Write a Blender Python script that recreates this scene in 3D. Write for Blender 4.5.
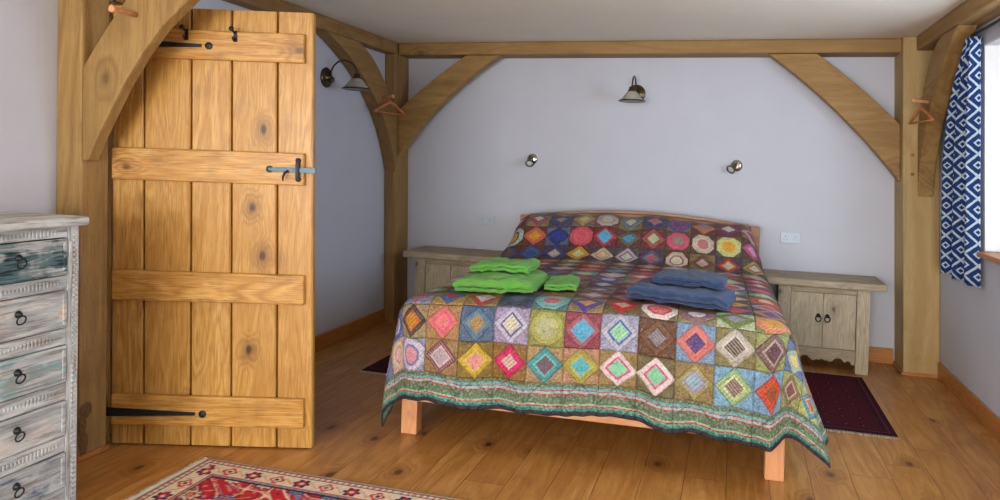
import bpy, math, random
import numpy as np
from mathutils import Vector, Matrix, noise as mnoise
random.seed(7)
S = bpy.context.scene
for o in list(bpy.data.objects): bpy.data.objects.remove(o)
COL = S.collection
PI = math.pi

# ------------------------------------------------------------------ camera
cam_d = bpy.data.cameras.new('camera'); cam = bpy.data.objects.new('camera', cam_d); COL.objects.link(cam)
cam_d.sensor_width = 36.0; cam_d.lens = 25.2; cam_d.shift_x = -0.055; cam_d.shift_y = -0.087
yaw = math.atan(180/700); roll = math.atan(0.035)
cam.matrix_world = (Matrix.Translation((0, 0, 1.4)) @ Matrix.Rotation(yaw, 4, 'Z') @ Matrix.Rotation(PI/2, 4, 'X')
                    @ Matrix.Rotation(roll, 4, 'Z'))
cam_d.clip_start = 0.05
S.camera = cam
# ------------------------------------------------------------------ world, light, exposure
S.view_settings.view_transform = 'Standard'; S.view_settings.look = 'None'
S.view_settings.gamma = 1.0; S.view_settings.use_curve_mapping = False
S.view_settings.exposure = -0.12
w = bpy.data.worlds.new('daylight'); S.world = w; w.use_nodes = True
w.node_tree.nodes['Background'].inputs[0].default_value = (0.62, 0.76, 1.0, 1)
w.node_tree.nodes['Background'].inputs[1].default_value = 1.0
def area(name, loc, direction, sx, sy, power, color):
    d = bpy.data.lights.new(name, 'AREA'); d.shape = 'RECTANGLE'; d.size = sx; d.size_y = sy; d.energy = power; d.color = color
    o = bpy.data.objects.new(name, d); COL.objects.link(o); o.location = loc
    o.rotation_euler = Vector(direction).to_track_quat('-Z', 'Z').to_euler(); return o
# daylight standing in the window behind the bed's right hand side; the rear and left windows are unseen additions
area('daylight_side_window', (1.66, 3.30, 1.57), (-1, 0, -0.12), 2.2, 1.15, 92, (0.76, 0.88, 1.0))
area('daylight_added_rear', (-0.6, -4.40, 1.25), (0, 1, 0.0), 3.0, 1.8, 430, (1.0, 0.965, 0.90))  # lamp for an unseen window added behind the viewer
area('daylight_added_left', (-3.14, -1.3, 1.5), (1, 0.25, -0.1), 1.9, 1.1, 120, (0.86, 0.92, 1.0))  # lamp for an added, unseen left window; brightens the right wall

SHEAR = 0.032          # sideways shear put into room, frame and door; keeps uprights vertical under camera roll

# ------------------------------------------------------------------ colour + material helpers
def lin(c):
    r = []
    for v in c[:3]:
        v /= 255.0
        r.append(v/12.92 if v <= 0.04045 else ((v+0.055)/1.055)**2.4)
    return (r[0], r[1], r[2], 1)
class NT:
    def __init__(s, name, rough=0.6, metal=0.0, spec=0.5):
        s.m = bpy.data.materials.new(name); s.m.use_nodes = True; s.t = s.m.node_tree; s.n = s.t.nodes
        s.p = s.n['Principled BSDF']; s.p.inputs['Roughness'].default_value = rough; s.p.inputs['Metallic'].default_value = metal
        s.p.inputs['Specular IOR Level'].default_value = spec
    def node(s, t, **kw):
        n = s.n.new(t)
        for k, v in kw.items(): setattr(n, k, v)
        return n
    def link(s, a, b): s.t.links.new(a, b)
    def put(s, sock, v):
        if isinstance(v, (int, float)): sock.default_value = v
        elif isinstance(v, (tuple, list)): sock.default_value = v
        else: s.link(v, sock)
    def math(s, op, a, b=None, c=None, clamp=False):
        n = s.node('ShaderNodeMath', operation=op); n.use_clamp = clamp; s.put(n.inputs[0], a)
        if b is not None: s.put(n.inputs[1], b)
        if c is not None: s.put(n.inputs[2], c)
        return n.outputs[0]
    def vmath(s, op, a, b):
        n = s.node('ShaderNodeVectorMath', operation=op); s.put(n.inputs[0], a); s.put(n.inputs[1], b); return n.outputs[0]
    def mix(s, f, a, b, bt='MIX'):
        n = s.node('ShaderNodeMix', data_type='RGBA', blend_type=bt); s.put(n.inputs[0], f); s.put(n.inputs[6], a); s.put(n.inputs[7], b)
        return n.outputs[2]
    def ramp(s, f, stops, interp='LINEAR'):
        n = s.node('ShaderNodeValToRGB'); r = n.color_ramp; r.interpolation = interp
        while len(r.elements) < len(stops): r.elements.new(0.5)
        for e, (p, c) in zip(r.elements, stops): e.position = p; e.color = c
        s.put(n.inputs[0], f); return n.outputs[0]
    def noise(s, vec, scale, detail=3, rough=0.5, dist=0.0, color=False):
        n = s.node('ShaderNodeTexNoise'); s.put(n.inputs['Vector'], vec); n.inputs['Scale'].default_value = scale
        n.inputs['Detail'].default_value = detail; n.inputs['Roughness'].default_value = rough; n.inputs['Distortion'].default_value = dist
        return n.outputs['Color' if color else 'Fac']
    def scaled(s, vec, sc):
        n = s.node('ShaderNodeMapping'); s.link(vec, n.inputs[0]); n.inputs['Scale'].default_value = sc; return n.outputs[0]
    def obj(s): return s.node('ShaderNodeTexCoord').outputs['Object']
    def uv(s): return s.node('ShaderNodeTexCoord').outputs['UV']
    def attr(s, name, out='Fac'):
        n = s.node('ShaderNodeAttribute'); n.attribute_name = name; return n.outputs[out]
    def step(s, x, a, b):   # smooth 0..1 between a and b
        n = s.node('ShaderNodeMapRange'); n.interpolation_type = 'SMOOTHSTEP'; s.put(n.inputs[0], x)
        n.inputs[1].default_value = a; n.inputs[2].default_value = b; return n.outputs[0]
    def bump(s, h, strength=0.3, dist=0.01):
        n = s.node('ShaderNodeBump'); n.inputs['Strength'].default_value = strength; n.inputs['Distance'].default_value = dist
        s.put(n.inputs['Height'], h); s.link(n.outputs[0], s.p.inputs['Normal'])
    def base(s, c): s.put(s.p.inputs['Base Color'], c)

def plain(name, c, rough=0.5, metal=0.0, var=0.12, scale=30, bump=0.1):
    t = NT(name, rough, metal); n = t.noise(t.obj(), scale, 3)
    dark = tuple(v*(1-var) for v in lin(c)[:3])+(1,); light = tuple(min(1, v*(1+var)) for v in lin(c)[:3])+(1,)
    t.base(t.mix(n, dark, light)); t.bump(n, bump, 0.003); return t.m

def wood(name, light, mid, dark, axis=2, rough=0.45, ring=1.0, knots=1.0, fine=1.0, size=1.0, edge=False, bump=0.15):
    """grain runs along axis; per-face 'rnd' shifts the figure from board to board"""
    t = NT(name, rough)
    v = t.obj(); r = t.attr('rnd')
    off = t.node('ShaderNodeCombineXYZ'); t.put(off.inputs[0], t.math('MULTIPLY', r, 17.3)); t.put(off.inputs[1], t.math('MULTIPLY', r, 9.1)); t.put(off.inputs[2], t.math('MULTIPLY', r, 23.7))
    v = t.vmath('ADD', v, off.outputs[0])
    sc = [6.0/size]*3; sc[axis] = 0.75/size
    g = t.scaled(v, tuple(sc))
    vo = t.node('ShaderNodeTexVoronoi', voronoi_dimensions='2D'); dk = t.noise(v, 9, 2, color=True)
    sv = t.node('ShaderNodeSeparateXYZ'); t.link(v, sv.inputs[0]); oth = [i for i in range(3) if i != axis]
    kc = t.node('ShaderNodeCombineXYZ'); t.put(kc.inputs[0], t.math('MULTIPLY', t.math('ADD', sv.outputs[oth[0]], sv.outputs[oth[1]]), 3.6/size)); t.put(kc.inputs[1], t.math('MULTIPLY', sv.outputs[axis], 2.3/size))
    t.link(t.mix(0.06, kc.outputs[0], dk), vo.inputs['Vector']); vo.inputs['Scale'].default_value = 1.0
    sepc = t.node('ShaderNodeSeparateColor'); t.link(vo.outputs['Color'], sepc.inputs[0])
    has = t.math('GREATER_THAN', sepc.outputs[0], 0.52)
    core = t.math('SUBTRACT', 1.0, t.step(vo.outputs['Distance'], 0.02, 0.075))
    halo = t.math('SUBTRACT', 1.0, t.step(vo.outputs['Distance'], 0.03, 0.26))
    n1 = t.noise(g, 1.0, 3, 0.5, 0.35)
    # growth rings: contour lines of the figure, wrapping round the knots
    rc = t.math('ADD', t.math('MULTIPLY', n1, 13.0*ring), t.math('MULTIPLY', t.math('MULTIPLY', halo, has), 2.6*knots))
    rings = t.math('MULTIPLY', t.math('PINGPONG', rc, 0.5), 2.0)
    n2 = t.noise(v, 1.6/size, 3, 0.6)
    n3 = t.noise(t.scaled(v, tuple(q*3.5 for q in sc)), 1.0, 5, 0.7, 0.4)
    sf = [240.0]*3; sf[axis] = 9.0
    nf = t.noise(t.scaled(v, tuple(sf)), 1.0, 3, 0.7)
    c = t.mix(t.math('ADD', 0.18, t.math('MULTIPLY', t.step(rings, 0.0, 1.0), 0.75)), lin(mid), lin(light))
    c = t.mix(t.math('MULTIPLY', t.math('SUBTRACT', 1.0, t.step(rings, 0.0, 0.30)), 0.13), c, lin(dark))
    c = t.mix(t.math('MULTIPLY', t.step(n3, 0.42, 0.70), 0.65), c, lin(mid))
    c = t.mix(t.math('MULTIPLY', t.step(n2, 0.42, 0.70), 0.55), c, lin(mid))
    c = t.mix(t.math('MULTIPLY', t.step(t.noise(v, 5.0/size, 4, 0.6), 0.52, 0.72), 0.28), c, lin(dark))
    c = t.mix(t.math('MULTIPLY', t.step(nf, 0.46, 0.70), 0.45*fine), c, lin(dark))
    # broad board tone
    c = t.mix(t.math('MULTIPLY', t.math('FRACT', t.math('MULTIPLY', r, 7.77)), 0.40), c, lin(mid))
    c = t.mix(t.math('MULTIPLY', t.math('MULTIPLY', halo, has), 0.45*knots), c, lin(dark))
    c = t.mix(t.math('MULTIPLY', t.math('MULTIPLY', core, has), 0.85*knots, clamp=True), c, tuple(x*0.35 for x in lin(dark)[:3])+(1,))
    if edge:   # dark joints between boards, from each board's own uv
        sep = t.node('ShaderNodeSeparateXYZ'); t.link(t.uv(), sep.inputs[0])
        ex = t.math('MINIMUM', sep.outputs[0], t.math('SUBTRACT', t.attr('bw'), sep.outputs[0]))
        ey = t.math('MINIMUM', sep.outputs[1], t.math('SUBTRACT', t.attr('bl'), sep.outputs[1]))
        e = t.math('MINIMUM', ex, ey)
        c = t.mix(t.math('SUBTRACT', 1.0, t.math('MULTIPLY',t.step(e, 0.0004, 0.0022),1.0)), c, tuple(x*0.75 for x in lin(dark)[:3])+(1,))
    t.base(c)
    t.bump(t.math('ADD', t.math('MULTIPLY', nf, 0.6), rings), bump, 0.002)
    t.put(t.p.inputs['Roughness'], t.math('ADD', rough-0.06, t.math('MULTIPLY', n2, 0.16)))
    return t.m

M = {}
M['oak_frame_z'] = wood('green oak upright', (170, 138, 82), (142, 110, 60), (98, 68, 34), 2, 0.62, 0.45, 0.5, 0.9, 1.2)
M['oak_frame_x'] = wood('green oak crosswise', (172, 138, 82), (142, 108, 58), (92, 64, 34), 0, 0.62, 0.45, 0.5, 0.9, 1.2)
M['oak_frame_y'] = wood('green oak lengthwise', (168, 134, 80), (138, 104, 56), (88, 60, 32), 1, 0.62, 0.45, 0.5, 0.9, 1.2)
M['oak_front'] = wood('pale oak', (192, 168, 116), (170, 140, 88), (112, 84, 48), 2, 0.6, 0.45, 0.4, 0.8, 1.3)
M['door_z'] = wood('oiled oak boards', (220, 180, 104), (184, 134, 58), (98, 54, 20), 2, 0.36, 1.1, 1.1, 1.4, 0.95)
M['door_x'] = wood('oiled oak ledge', (220, 174, 96), (186, 134, 58), (102, 56, 20), 0, 0.36, 1.0, 0.8, 1.4, 0.95)
M['floor'] = wood('oak floorboards', (206, 154, 86), (174, 118, 56), (98, 54, 22), 1, 0.34, 0.6, 0.9, 0.9, 1.1, edge=True)
M['skirt_y'] = wood('varnished skirting', (196, 138, 72), (170, 108, 48), (110, 62, 24), 1, 0.38, 1.0, 0.5, 0.8)
M['skirt_x'] = wood('varnished skirting across', (196, 138, 72), (170, 108, 48), (110, 62, 24), 0, 0.38, 1.0, 0.5, 0.8)
M['bed_x'] = wood('bed beech', (232, 178, 130), (214, 152, 104), (160, 98, 58), 0, 0.42, 0.7, 0.2, 0.6)
M['bed_z'] = wood('bed beech upright', (232, 176, 128), (214, 152, 104), (160, 98, 58), 2, 0.42, 0.7, 0.2, 0.6)
M['headboard'] = wood('headboard wood', (178, 134, 94), (150, 104, 68), (112, 66, 36), 0, 0.42, 0.9, 0.3, 0.7)
M['grey_x'] = wood('weathered elm', (190, 176, 152), (162, 148, 124), (98, 82, 62), 0, 0.75, 1.2, 0.8, 1.4, 0.8)
M['grey_z'] = wood('weathered elm upright', (202, 190, 166), (174, 162, 138), (106, 92, 72), 2, 0.75, 1.2, 0.8, 1.4, 0.8)
M['hanger'] = wood('hanger wood', (206, 128, 74), (184, 104, 56), (120, 62, 30), 0, 0.4, 0.6, 0.0, 0.5)
M['iron'] = plain('black iron', (40, 46, 52), 0.5, 0.6, 0.3, 60, 0.4)
M['pewter'] = plain('waxed iron latch', (72, 88, 96), 0.4, 0.75, 0.25, 60, 0.3)
M['bronze'] = plain('antique brass', (92, 80, 56), 0.28, 0.9, 0.3, 40, 0.2)
M['chrome'] = plain('polished brass chrome', (190, 186, 170), 0.15, 1.0, 0.15, 30, 0.05)
M['white_plastic'] = plain('white socket plastic', (186, 200, 214), 0.35, 0.0, 0.04, 10, 0.0)
M['dark_slot'] = plain('dark slot', (104, 114, 128), 0.6)
def glassy():
    t = NT('milky ribbed glass', 0.25); n = t.noise(t.obj(), 25, 3)
    t.base(t.mix(n, lin((176, 176, 162)), lin((214, 214, 204)))); t.p.inputs['Transmission Weight'].default_value = 0.35
    t.p.inputs['Alpha'].default_value = 1.0; return t.m
M['glass_shade'] = glassy()
M['lens'] = plain('spot lens', (196, 214, 220), 0.15, 0.0, 0.05)
def pane_mat():
    t = NT('window glass', 0.05); g = t.node('ShaderNodeBsdfTransparent'); s2 = t.node('ShaderNodeBsdfGlossy'); s2.inputs['Roughness'].default_value = 0.02
    mx = t.node('ShaderNodeMixShader'); fr = t.node('ShaderNodeLayerWeight'); fr.inputs[0].default_value = 0.25
    t.link(t.math('ADD', 0.03, t.math('MULTIPLY', t.math('POWER', fr.outputs['Facing'], 3.0), 0.4)), mx.inputs[0]); t.link(g.outputs[0], mx.inputs[1]); t.link(s2.outputs[0], mx.inputs[2])
    t.link(mx.outputs[0], t.n['Material Output'].inputs['Surface']); return t.m
M['pane'] = pane_mat()
M['white_paint'] = plain('white window paint', (226, 228, 230), 0.4, 0, 0.03)
def plaster(name, c, var=0.03):
    t = NT(name, 0.92, spec=0.2); v = t.obj(); n = t.noise(v, 3.5, 4); f = t.noise(v, 90, 3)
    a = lin(c); b = tuple(x*(1-var*3) for x in a[:3])+(1,)
    t.base(t.mix(n, a, b)); t.bump(t.math('ADD', f, t.math('MULTIPLY', n, 2.0)), 0.18, 0.003); return t.m
M['wall'] = plaster('lilac grey plaster', (198, 202, 214))
M['ceiling'] = plaster('ceiling plaster', (240, 235, 222))
M['reveal'] = plaster('white reveal plaster', (226, 226, 226))

# ------------------------------------------------------------------ mesh builder
class MB:
    def __init__(s): s.v = []; s.f = []; s.r = []; s.sm = []; s.uv = {}
    def add(s, vs, fs, rnd=None, smooth=False):
        b = len(s.v); s.v += [tuple(p) for p in vs]
        r = random.random() if rnd is None else rnd
        for f in fs: s.f.append(tuple(b+i for i in f)); s.r.append(r); s.sm.append(smooth)
        return s
    def box(s, x0, x1, y0, y1, z0, z1, rnd=None):
        vs = [(x, y, z) for x in (x0, x1) for y in (y0, y1) for z in (z0, z1)]
        return s.add(vs, [(0, 1, 3, 2), (4, 6, 7, 5), (0, 4, 5, 1), (2, 3, 7, 6), (0, 2, 6, 4), (1, 5, 7, 3)], rnd)
    def prism(s, poly, axis, a0, a1, rnd=None):
        """poly: 2-D points in the two remaining axes (in xyz order); extruded along axis a0..a1"""
        n = len(poly)
        def P(p, a):
            q = list(p); q.insert(axis, a); return tuple(q)
        vs = [P(p, a0) for p in poly]+[P(p, a1) for p in poly]
        fs = [tuple(range(n)), tuple(range(2*n-1, n-1, -1))]+[(i, i+n, (i+1) % n+n, (i+1) % n) for i in range(n)]
        return s.add(vs, fs, rnd)
    def tube(s, pts, r, n=10, rnd=None, closed=False):
        pts = [Vector(p) for p in pts]; m = len(pts); rs = r if isinstance(r, (list, tuple)) else [r]*m
        vs = []; up = None
        for i, p in enumerate(pts):
            a = pts[(i-1) % m] if (closed or i > 0) else p; b = pts[(i+1) % m] if (closed or i < m-1) else p
            t = (b-a).normalized()
            if up is None:
                up = t.orthogonal().normalized()
            up = (up-t*up.dot(t))
            up = up.normalized() if up.length > 1e-6 else t.orthogonal().normalized()
            sd = t.cross(up)
            for k in range(n):
                an = 2*PI*k/n; vs.append(p+(up*math.cos(an)+sd*math.sin(an))*rs[i])
        fs = []
        for i in range(m if closed else m-1):
            for k in range(n):
                j = (i+1) % m
                fs.append((i*n+k, i*n+(k+1) % n, j*n+(k+1) % n, j*n+k))
        if not closed: fs += [tuple(range(n-1, -1, -1)), tuple(range((m-1)*n, m*n))]
        return s.add(vs, fs, rnd, True)
    def lathe(s, prof, origin=(0, 0, 0), direction=(0, 0, 1), n=28, rnd=None, wave=None):
        """prof: (radius, height) along direction"""
        d = Vector(direction).normalized(); q = d.to_track_quat('Z', 'Y'); o = Vector(origin); vs = []
        for (r, h) in prof:
            for k in range(n):
                a = 2*PI*k/n; rr = r*(1+(wave*math.cos(a*12) if wave else 0))
                vs.append(o+q @ Vector((rr*math.cos(a), rr*math.sin(a), h)))
        fs = []
        for i in range(len(prof)-1):
            for k in range(n): fs.append((i*n+k, i*n+(k+1) % n, (i+1)*n+(k+1) % n, (i+1)*n+k))
        if prof[0][0] > 1e-5: fs.append(tuple(range(n-1, -1, -1)))
        if prof[-1][0] > 1e-5: fs.append(tuple(range((len(prof)-1)*n, len(prof)*n)))
        return s.add(vs, fs, rnd, True)
    def lean(s, k=SHEAR): s.v = [(x-k*z, y, z) for x, y, z in s.v]; return s
    def move(s, d): s.v = [(x+d[0], y+d[1], z+d[2]) for x, y, z in s.v]; return s
    def xf(s, mat): s.v = [tuple(mat @ Vector(p)) for p in s.v]; return s
    def build(s, name, mat, parent=None, origin=(0, 0, 0), bevel=0.0, segs=2, col=None):
        me = bpy.data.meshes.new(name)
        vs = [(x-origin[0], y-origin[1], z-origin[2]) for x, y, z in s.v]
        me.from_pydata(vs, [], s.f); me.update()
        a = me.attributes.new('rnd', 'FLOAT', 'FACE'); a.data.foreach_set('value', s.r)
        me.polygons.foreach_set('use_smooth', s.sm); me.materials.append(mat)
        me.validate()
        import bmesh
        bm = bmesh.new(); bm.from_mesh(me); bmesh.ops.recalc_face_normals(bm, faces=bm.faces); bm.to_mesh(me); bm.free()
        o = bpy.data.objects.new(name, me); COL.objects.link(o)
        if parent: o.parent = parent
        else: o.location = origin
        if bevel:
            b = o.modifiers.new('edge', 'BEVEL'); b.width = bevel; b.segments = segs; b.limit_method = 'ANGLE'; b.angle_limit = math.radians(40)
        return o
def tag(o, label=None, cat=None, group=None, kind=None):
    if label: o['label'] = label
    if cat: o['category'] = cat
    if group: o['group'] = group
    if kind: o['kind'] = kind
    return o
def thing(name, label, cat, loc=(0, 0, 0), rz=0.0, group=None):
    o = bpy.data.objects.new(name, None); COL.objects.link(o); o.location = loc; o.rotation_euler = (0, 0, rz)
    o.empty_display_size = 0.1
    return tag(o, label, cat, group)
def dup(o, parent=None):
    c = o.copy(); COL.objects.link(c)
    if parent: c.parent = parent
    for ch in [x for x in bpy.data.objects if x.parent == o]: dup(ch, c)
    return c

# ------------------------------------------------------------------ room shell
XL, XR, YB, YF, H = -2.85, 1.43, 5.67, -4.20, 2.38
OV = 0.30
def struct(name, mb, mat, **k):
    o = mb.build(name, mat, **k); o['kind'] = 'structure'; return o
# floor: real boards laid lengthwise, each with its own grain
fl = MB(); uvs = []; bws = []; bls = []
bw = 0.185; x = XL-0.10; k = 0
while x < XR+0.02:
    y = YF - random.random()*1.6
    while y < YB+0.02:
        L = random.choice((1.5, 1.8, 2.1, 2.4)); y0 = max(y, YF-0.02); y1 = min(y+L, YB+0.02); x1 = min(x+bw, XR+0.02)
        if y1-y0 > 0.02:
            fl.add([(x, y0, 0), (x1, y0, 0), (x1, y1, 0), (x, y1, 0)], [(0, 1, 2, 3)])
            uvs += [(0, 0), (x1-x, 0), (x1-x, y1-y0), (0, y1-y0)]; bws.append(x1-x); bls.append(y1-y0)
        y += L
    x += bw
floor = MB.build(fl, 'floor', M['floor']); floor['kind'] = 'structure'
ul = floor.data.uv_layers.new(name='board')
for p in floor.data.polygons:
    for li in p.loop_indices: ul.data[li].uv = uvs[floor.data.loops[li].vertex_index]
for nm, arr in (('bw', bws), ('bl', bls)):
    a = floor.data.attributes.new(nm, 'FLOAT', 'FACE'); a.data.foreach_set('value', arr)
struct('ceiling', MB().box(XL-0.35, XR+0.2, YF-0.2, YB+0.2, H, H+0.15), M['ceiling'])
struct('wall_back', MB().box(XL-0.15, XR+0.15, YB, YB+0.15, -0.02, H).lean(), M['wall'])
# left wall with its doorway (y 2.72..3.66)
lw = MB(); LY0, LY1, LZ0, LZ1 = -2.3, -0.3, 0.9, 2.1  # L values: opening for the added left window
lw.box(XL-0.15, -2.93, YF, LY0, -0.02, H); lw.box(XL-0.15, -2.93, LY1, 2.66, -0.02, H); lw.box(XL-0.15, -2.93, LY0, LY1, -0.02, LZ0); lw.box(XL-0.15, -2.93, LY0, LY1, LZ1, H); lw.box(XL-0.15, XL, 2.66, 2.70, -0.02, H); lw.box(XL-0.15, XL, 3.68, YB, -0.02, H); lw.box(XL-0.15, XL, 2.70, 3.68, 2.10, H)
struct('wall_left', lw.lean(), M['wall'])
# right wall with the side window (y 2.15..4.50, z .955..2.17)
WY0, WY1, WZ0, WZ1 = 2.15, 4.50, 0.955, 2.17
rw = MB(); rw.box(XR, XR+OV, YF, WY0, -0.02, H); rw.box(XR, XR+OV, WY1, YB, -0.02, H)
rw.box(XR, XR+OV, WY0, WY1, -0.02, WZ0); rw.box(XR, XR+OV, WY0, WY1, WZ1, H)
struct('wall_right', rw.lean(), M['wall'])
# unseen window behind the viewer, added to let daylight in
GX0, GX1, GZ0, GZ1 = -2.2, 1.0, 0.30, 2.2
fw = MB(); fw.box(XL, GX0, YF-0.15, YF, -0.02, H); fw.box(GX1, XR, YF-0.15, YF, -0.02, H); fw.box(GX0, GX1, YF-0.15, YF, -0.02, GZ0); fw.box(GX0, GX1, YF-0.15, YF, GZ1, H)
struct('wall_front', fw.lean(), M['wall'])
# landing beyond the doorway
ld = MB(); ld.box(XL-1.4, XL-1.3, 2.3, 4.2, -0.02, H); ld.box(XL-1.4, XL-0.15, 2.2, 2.3, -0.02, H); ld.box(XL-1.4, XL-0.15, 4.2, 4.3, -0.02, H)
struct('wall_landing', ld.lean(), M['wall'])
lf = MB().box(XL-1.3, XL-0.02, 2.3, 4.2, -0.03, -0.001); struct('floor_landing', lf, M['skirt_y'])
lc = MB().box(XL-1.5, XL-0.35, 2.2, 4.3, H, H+0.1); struct('ceiling_landing', lc, M['ceiling'])
def window(name, axis, a0, a1, z0, z1, c0, c1, n):
    """frame in a wall opening; axis 1: pane faces x, axis 0: pane faces y"""
    root = bpy.data.objects.new(name, None); COL.objects.link(root); root['kind'] = 'structure'
    org = ((c0+c1)/2, (a0+a1)/2, z0) if axis == 1 else ((a0+a1)/2, (c0+c1)/2, z0); root.location = org
    def bx(mb, a, b, za, zb, ca=c0, cb=c1):
        if axis == 1: mb.box(ca, cb, a, b, za, zb)
        else: mb.box(a, b, ca, cb, za, zb)
    f = MB(); t = 0.05; g = 0.004; a0 += g; a1 -= g; z0 += g; z1 -= g
    bx(f, a0, a0+t, z0, z1); bx(f, a1-t, a1, z0, z1); bx(f, a0+t, a1-t, z0, z0+t); bx(f, a0+t, a1-t, z1-t, z1)
    for i in range(1, n):
        m = a0+(a1-a0)*i/n; bx(f, m-0.025, m+0.025, z0+t, z1-t)
    f.lean().build('window_frame', M['white_paint'], root, org, 0.004)
    p = MB(); cm = (c0+c1)/2; bx(p, a0+t, a1-t, z0+t, z1-t, cm-0.003, cm+0.003); p.lean().build('pane', M['pane'], root, org)
    return root
window('window_1', 1, WY0, WY1, WZ0, WZ1, XR+0.14, XR+0.19, 3)
window('window_added_left', 1, LY0, LY1, LZ0, LZ1, XL-0.14, XL-0.10, 2)  # out of view, added to light the right wall
window('window_added_rear', 0, GX0, GX1, GZ0, GZ1, YF-0.09, YF-0.04, 3)  # out of view, added for daylight from behind
# white reveals of the side window, oak board along its sill
rv = MB(); e = 0.012
rv.box(XR+0.001, XR+0.14, WY1-e, WY1-0.0005, WZ0+0.03, WZ1); rv.box(XR+0.001, XR+0.14, WY0+0.0005, WY0+e, WZ0+0.03, WZ1); rv.box(XR+0.001, XR+0.14, WY0+e, WY1-e, WZ1-e, WZ1-0.0005)
struct('trim_1', rv.lean(), M['reveal'])
sb = MB().box(XR-0.045, XR+0.14, WY0+0.002, WY1+0.05, WZ0-0.006, WZ0+0.024)
sb.v = [(x, min(y, WY1-0.002) if x > XR else y, z) for x, y, z in sb.v]
struct('trim_2', sb.lean(), M['skirt_y'], bevel=0.005)
# skirting boards
SK = 0.112
def skirt(name, x0, x1, y0, y1, m):
    mb = MB().box(x0, x1, y0, y1, 0, SK); struct(name, mb.lean(), M[m], bevel=0.004)
skirt('baseboard_left', XL, XL+0.02, 3.76, 5.405, 'skirt_y')
skirt('baseboard_left_near', -2.93, -2.91, YF+0.021, 2.495, 'skirt_y')
skirt('baseboard_right', XR-0.02, XR, YF, 5.375, 'skirt_y')
skirt('baseboard_back', -2.745, 1.185, YB-0.02, YB, 'skirt_x')
skirt('baseboard_front', XL+0.02, XR-0.02, YF, YF+0.02, 'skirt_x')
# door lining on the left wall beyond the main post
dl = MB(); dl.box(XL-0.15, XL+0.005, 3.66, 3.68, 0, 2.10); dl.box(XL-0.15, XL+0.005, 2.72, 3.66, 2.08, 2.10); dl.box(XL-0.15, XL+0.005, 2.70, 2.72, 0, 2.10)
dl.box(XL, XL+0.02, 3.68, 3.75, 0, 2.17); dl.box(XL, XL+0.02, 2.72, 3.68, 2.10, 2.17)
struct('trim_3', dl.lean(), M['door_z'], bevel=0.002)

# ------------------------------------------------------------------ oak frame
def timber(name, mb, mat, label, cat, bevel=0.010):
    mb.lean(); c = [sum(v[i] for v in mb.v)/len(mb.v) for i in range(3)]; c[2] = min(v[2] for v in mb.v)
    o = mb.build(name, mat, None, tuple(c), bevel); return tag(o, label, cat)
BZ = 2.275   # underside of the beams
def post(x0, x1, y0, y1, mat, label, pegs=()):
    c = ((x0+x1)/2, (y0+y1)/2, 0); t = thing('oak_post', label, 'post', c)
    MB().box(x0, x1, y0, y1, 0, H-0.001).lean().build('shaft', M[mat], t, c, 0.010)
    MB().box(x0-(0.0 if x0 < -2 else 0.012), x1+(0.012 if x0 < -2 else 0), y0-0.012, y0, 0, 0.022).build('base_bead', M['skirt_x'], t, c, 0.003)
    sx = x1 if x0 < -2 else x0-0.012
    MB().box(sx, sx+0.012, y0, y1, 0, 0.022).build('base_bead', M['skirt_y'], t, c, 0.003)
    for (px, pz) in pegs:
        MB().lathe([(0.011, 0), (0.011, 0.010), (0.006, 0.014)], (px-SHEAR*pz, y0-0.001, pz), (0, -1, 0), 10).build('dowel', M['oak_frame_x'], t, c)
    return t
post(XL+0.002, -2.75, 5.41, YB-0.001, 'oak_frame_z', 'slim oak corner post at the left end of the back wall')
post(1.192, XR-0.002, 5.38, YB-0.001, 'oak_front', 'thick pale oak corner post next to the blue curtain', [(1.252, 1.545), (1.250, 1.41)])
post(-2.928, -2.783, 2.50, 2.645, 'oak_frame_z', 'broad oak post in the left foreground between the whitewashed chest and the door')
timber('oak_beam', MB().box(-2.742, 1.268, 5.45, YB-0.002, BZ, H-0.001), M['oak_frame_x'], 'long oak beam running across the top of the wall above the bed', 'beam')
timber('oak_beam', MB().box(XL+0.002, -2.744, 2.68, 5.408, BZ, H-0.001), M['oak_frame_y'], 'oak beam under the ceiling along the left wall, above the door', 'beam')
timber('oak_beam', MB().box(1.276, XR-0.002, YF+0.01, 5.378, BZ, H-0.001), M['oak_frame_y'], 'oak beam under the ceiling along the right wall, above the window and curtain', 'beam')
timber('oak_beam', MB().box(-2.781, 1.274, 2.46, 2.655, BZ, H-0.001), M['oak_frame_x'], 'oak tie beam crossing the room above the near arched brace', 'beam')
def curve2(p0, p1, p2, n=14):
    return [tuple((1-t)**2*a+2*(1-t)*t*b+t*t*c for a, b, c in zip(p0, p1, p2)) for t in [i/n for i in range(n+1)]]
def arc_through(a, m, b, n=14):   # quadratic through the middle point
    c = tuple(2*mm-(aa+bb)/2 for aa, mm, bb in zip(a, m, b)); return curve2(a, c, b, n)
mp = bpy.data.objects['oak_post.002']; kb = MB(); rr = random.Random(3)
for (y, z, ry, rz_) in ((2.535, 0.215, 0.030, 0.036), (2.518, 0.15, 0.020, 0.05), (2.524, 0.07, 0.022, 0.06)):
    vs = []; n1_, n2_ = 14, 8
    for j in range(n2_+1):
        for i in range(n1_):
            a = 2*PI*i/n1_; e_ = PI/2*j/n2_; k = 1+0.25*mnoise.noise(Vector((math.cos(a)*2, math.sin(a)*2, z*30+j*0.5)))
            vs.append((-2.783-SHEAR*z+0.008*math.sin(e_)*k-0.001, y+ry*math.cos(e_)*math.cos(a)*k, z+rz_*math.cos(e_)*math.sin(a)*k))
    kb.add(vs, [(j*n1_+i, j*n1_+(i+1) % n1_, (j+1)*n1_+(i+1) % n1_, (j+1)*n1_+i) for j in range(n2_) for i in range(n1_)], 0.4, True)
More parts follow.
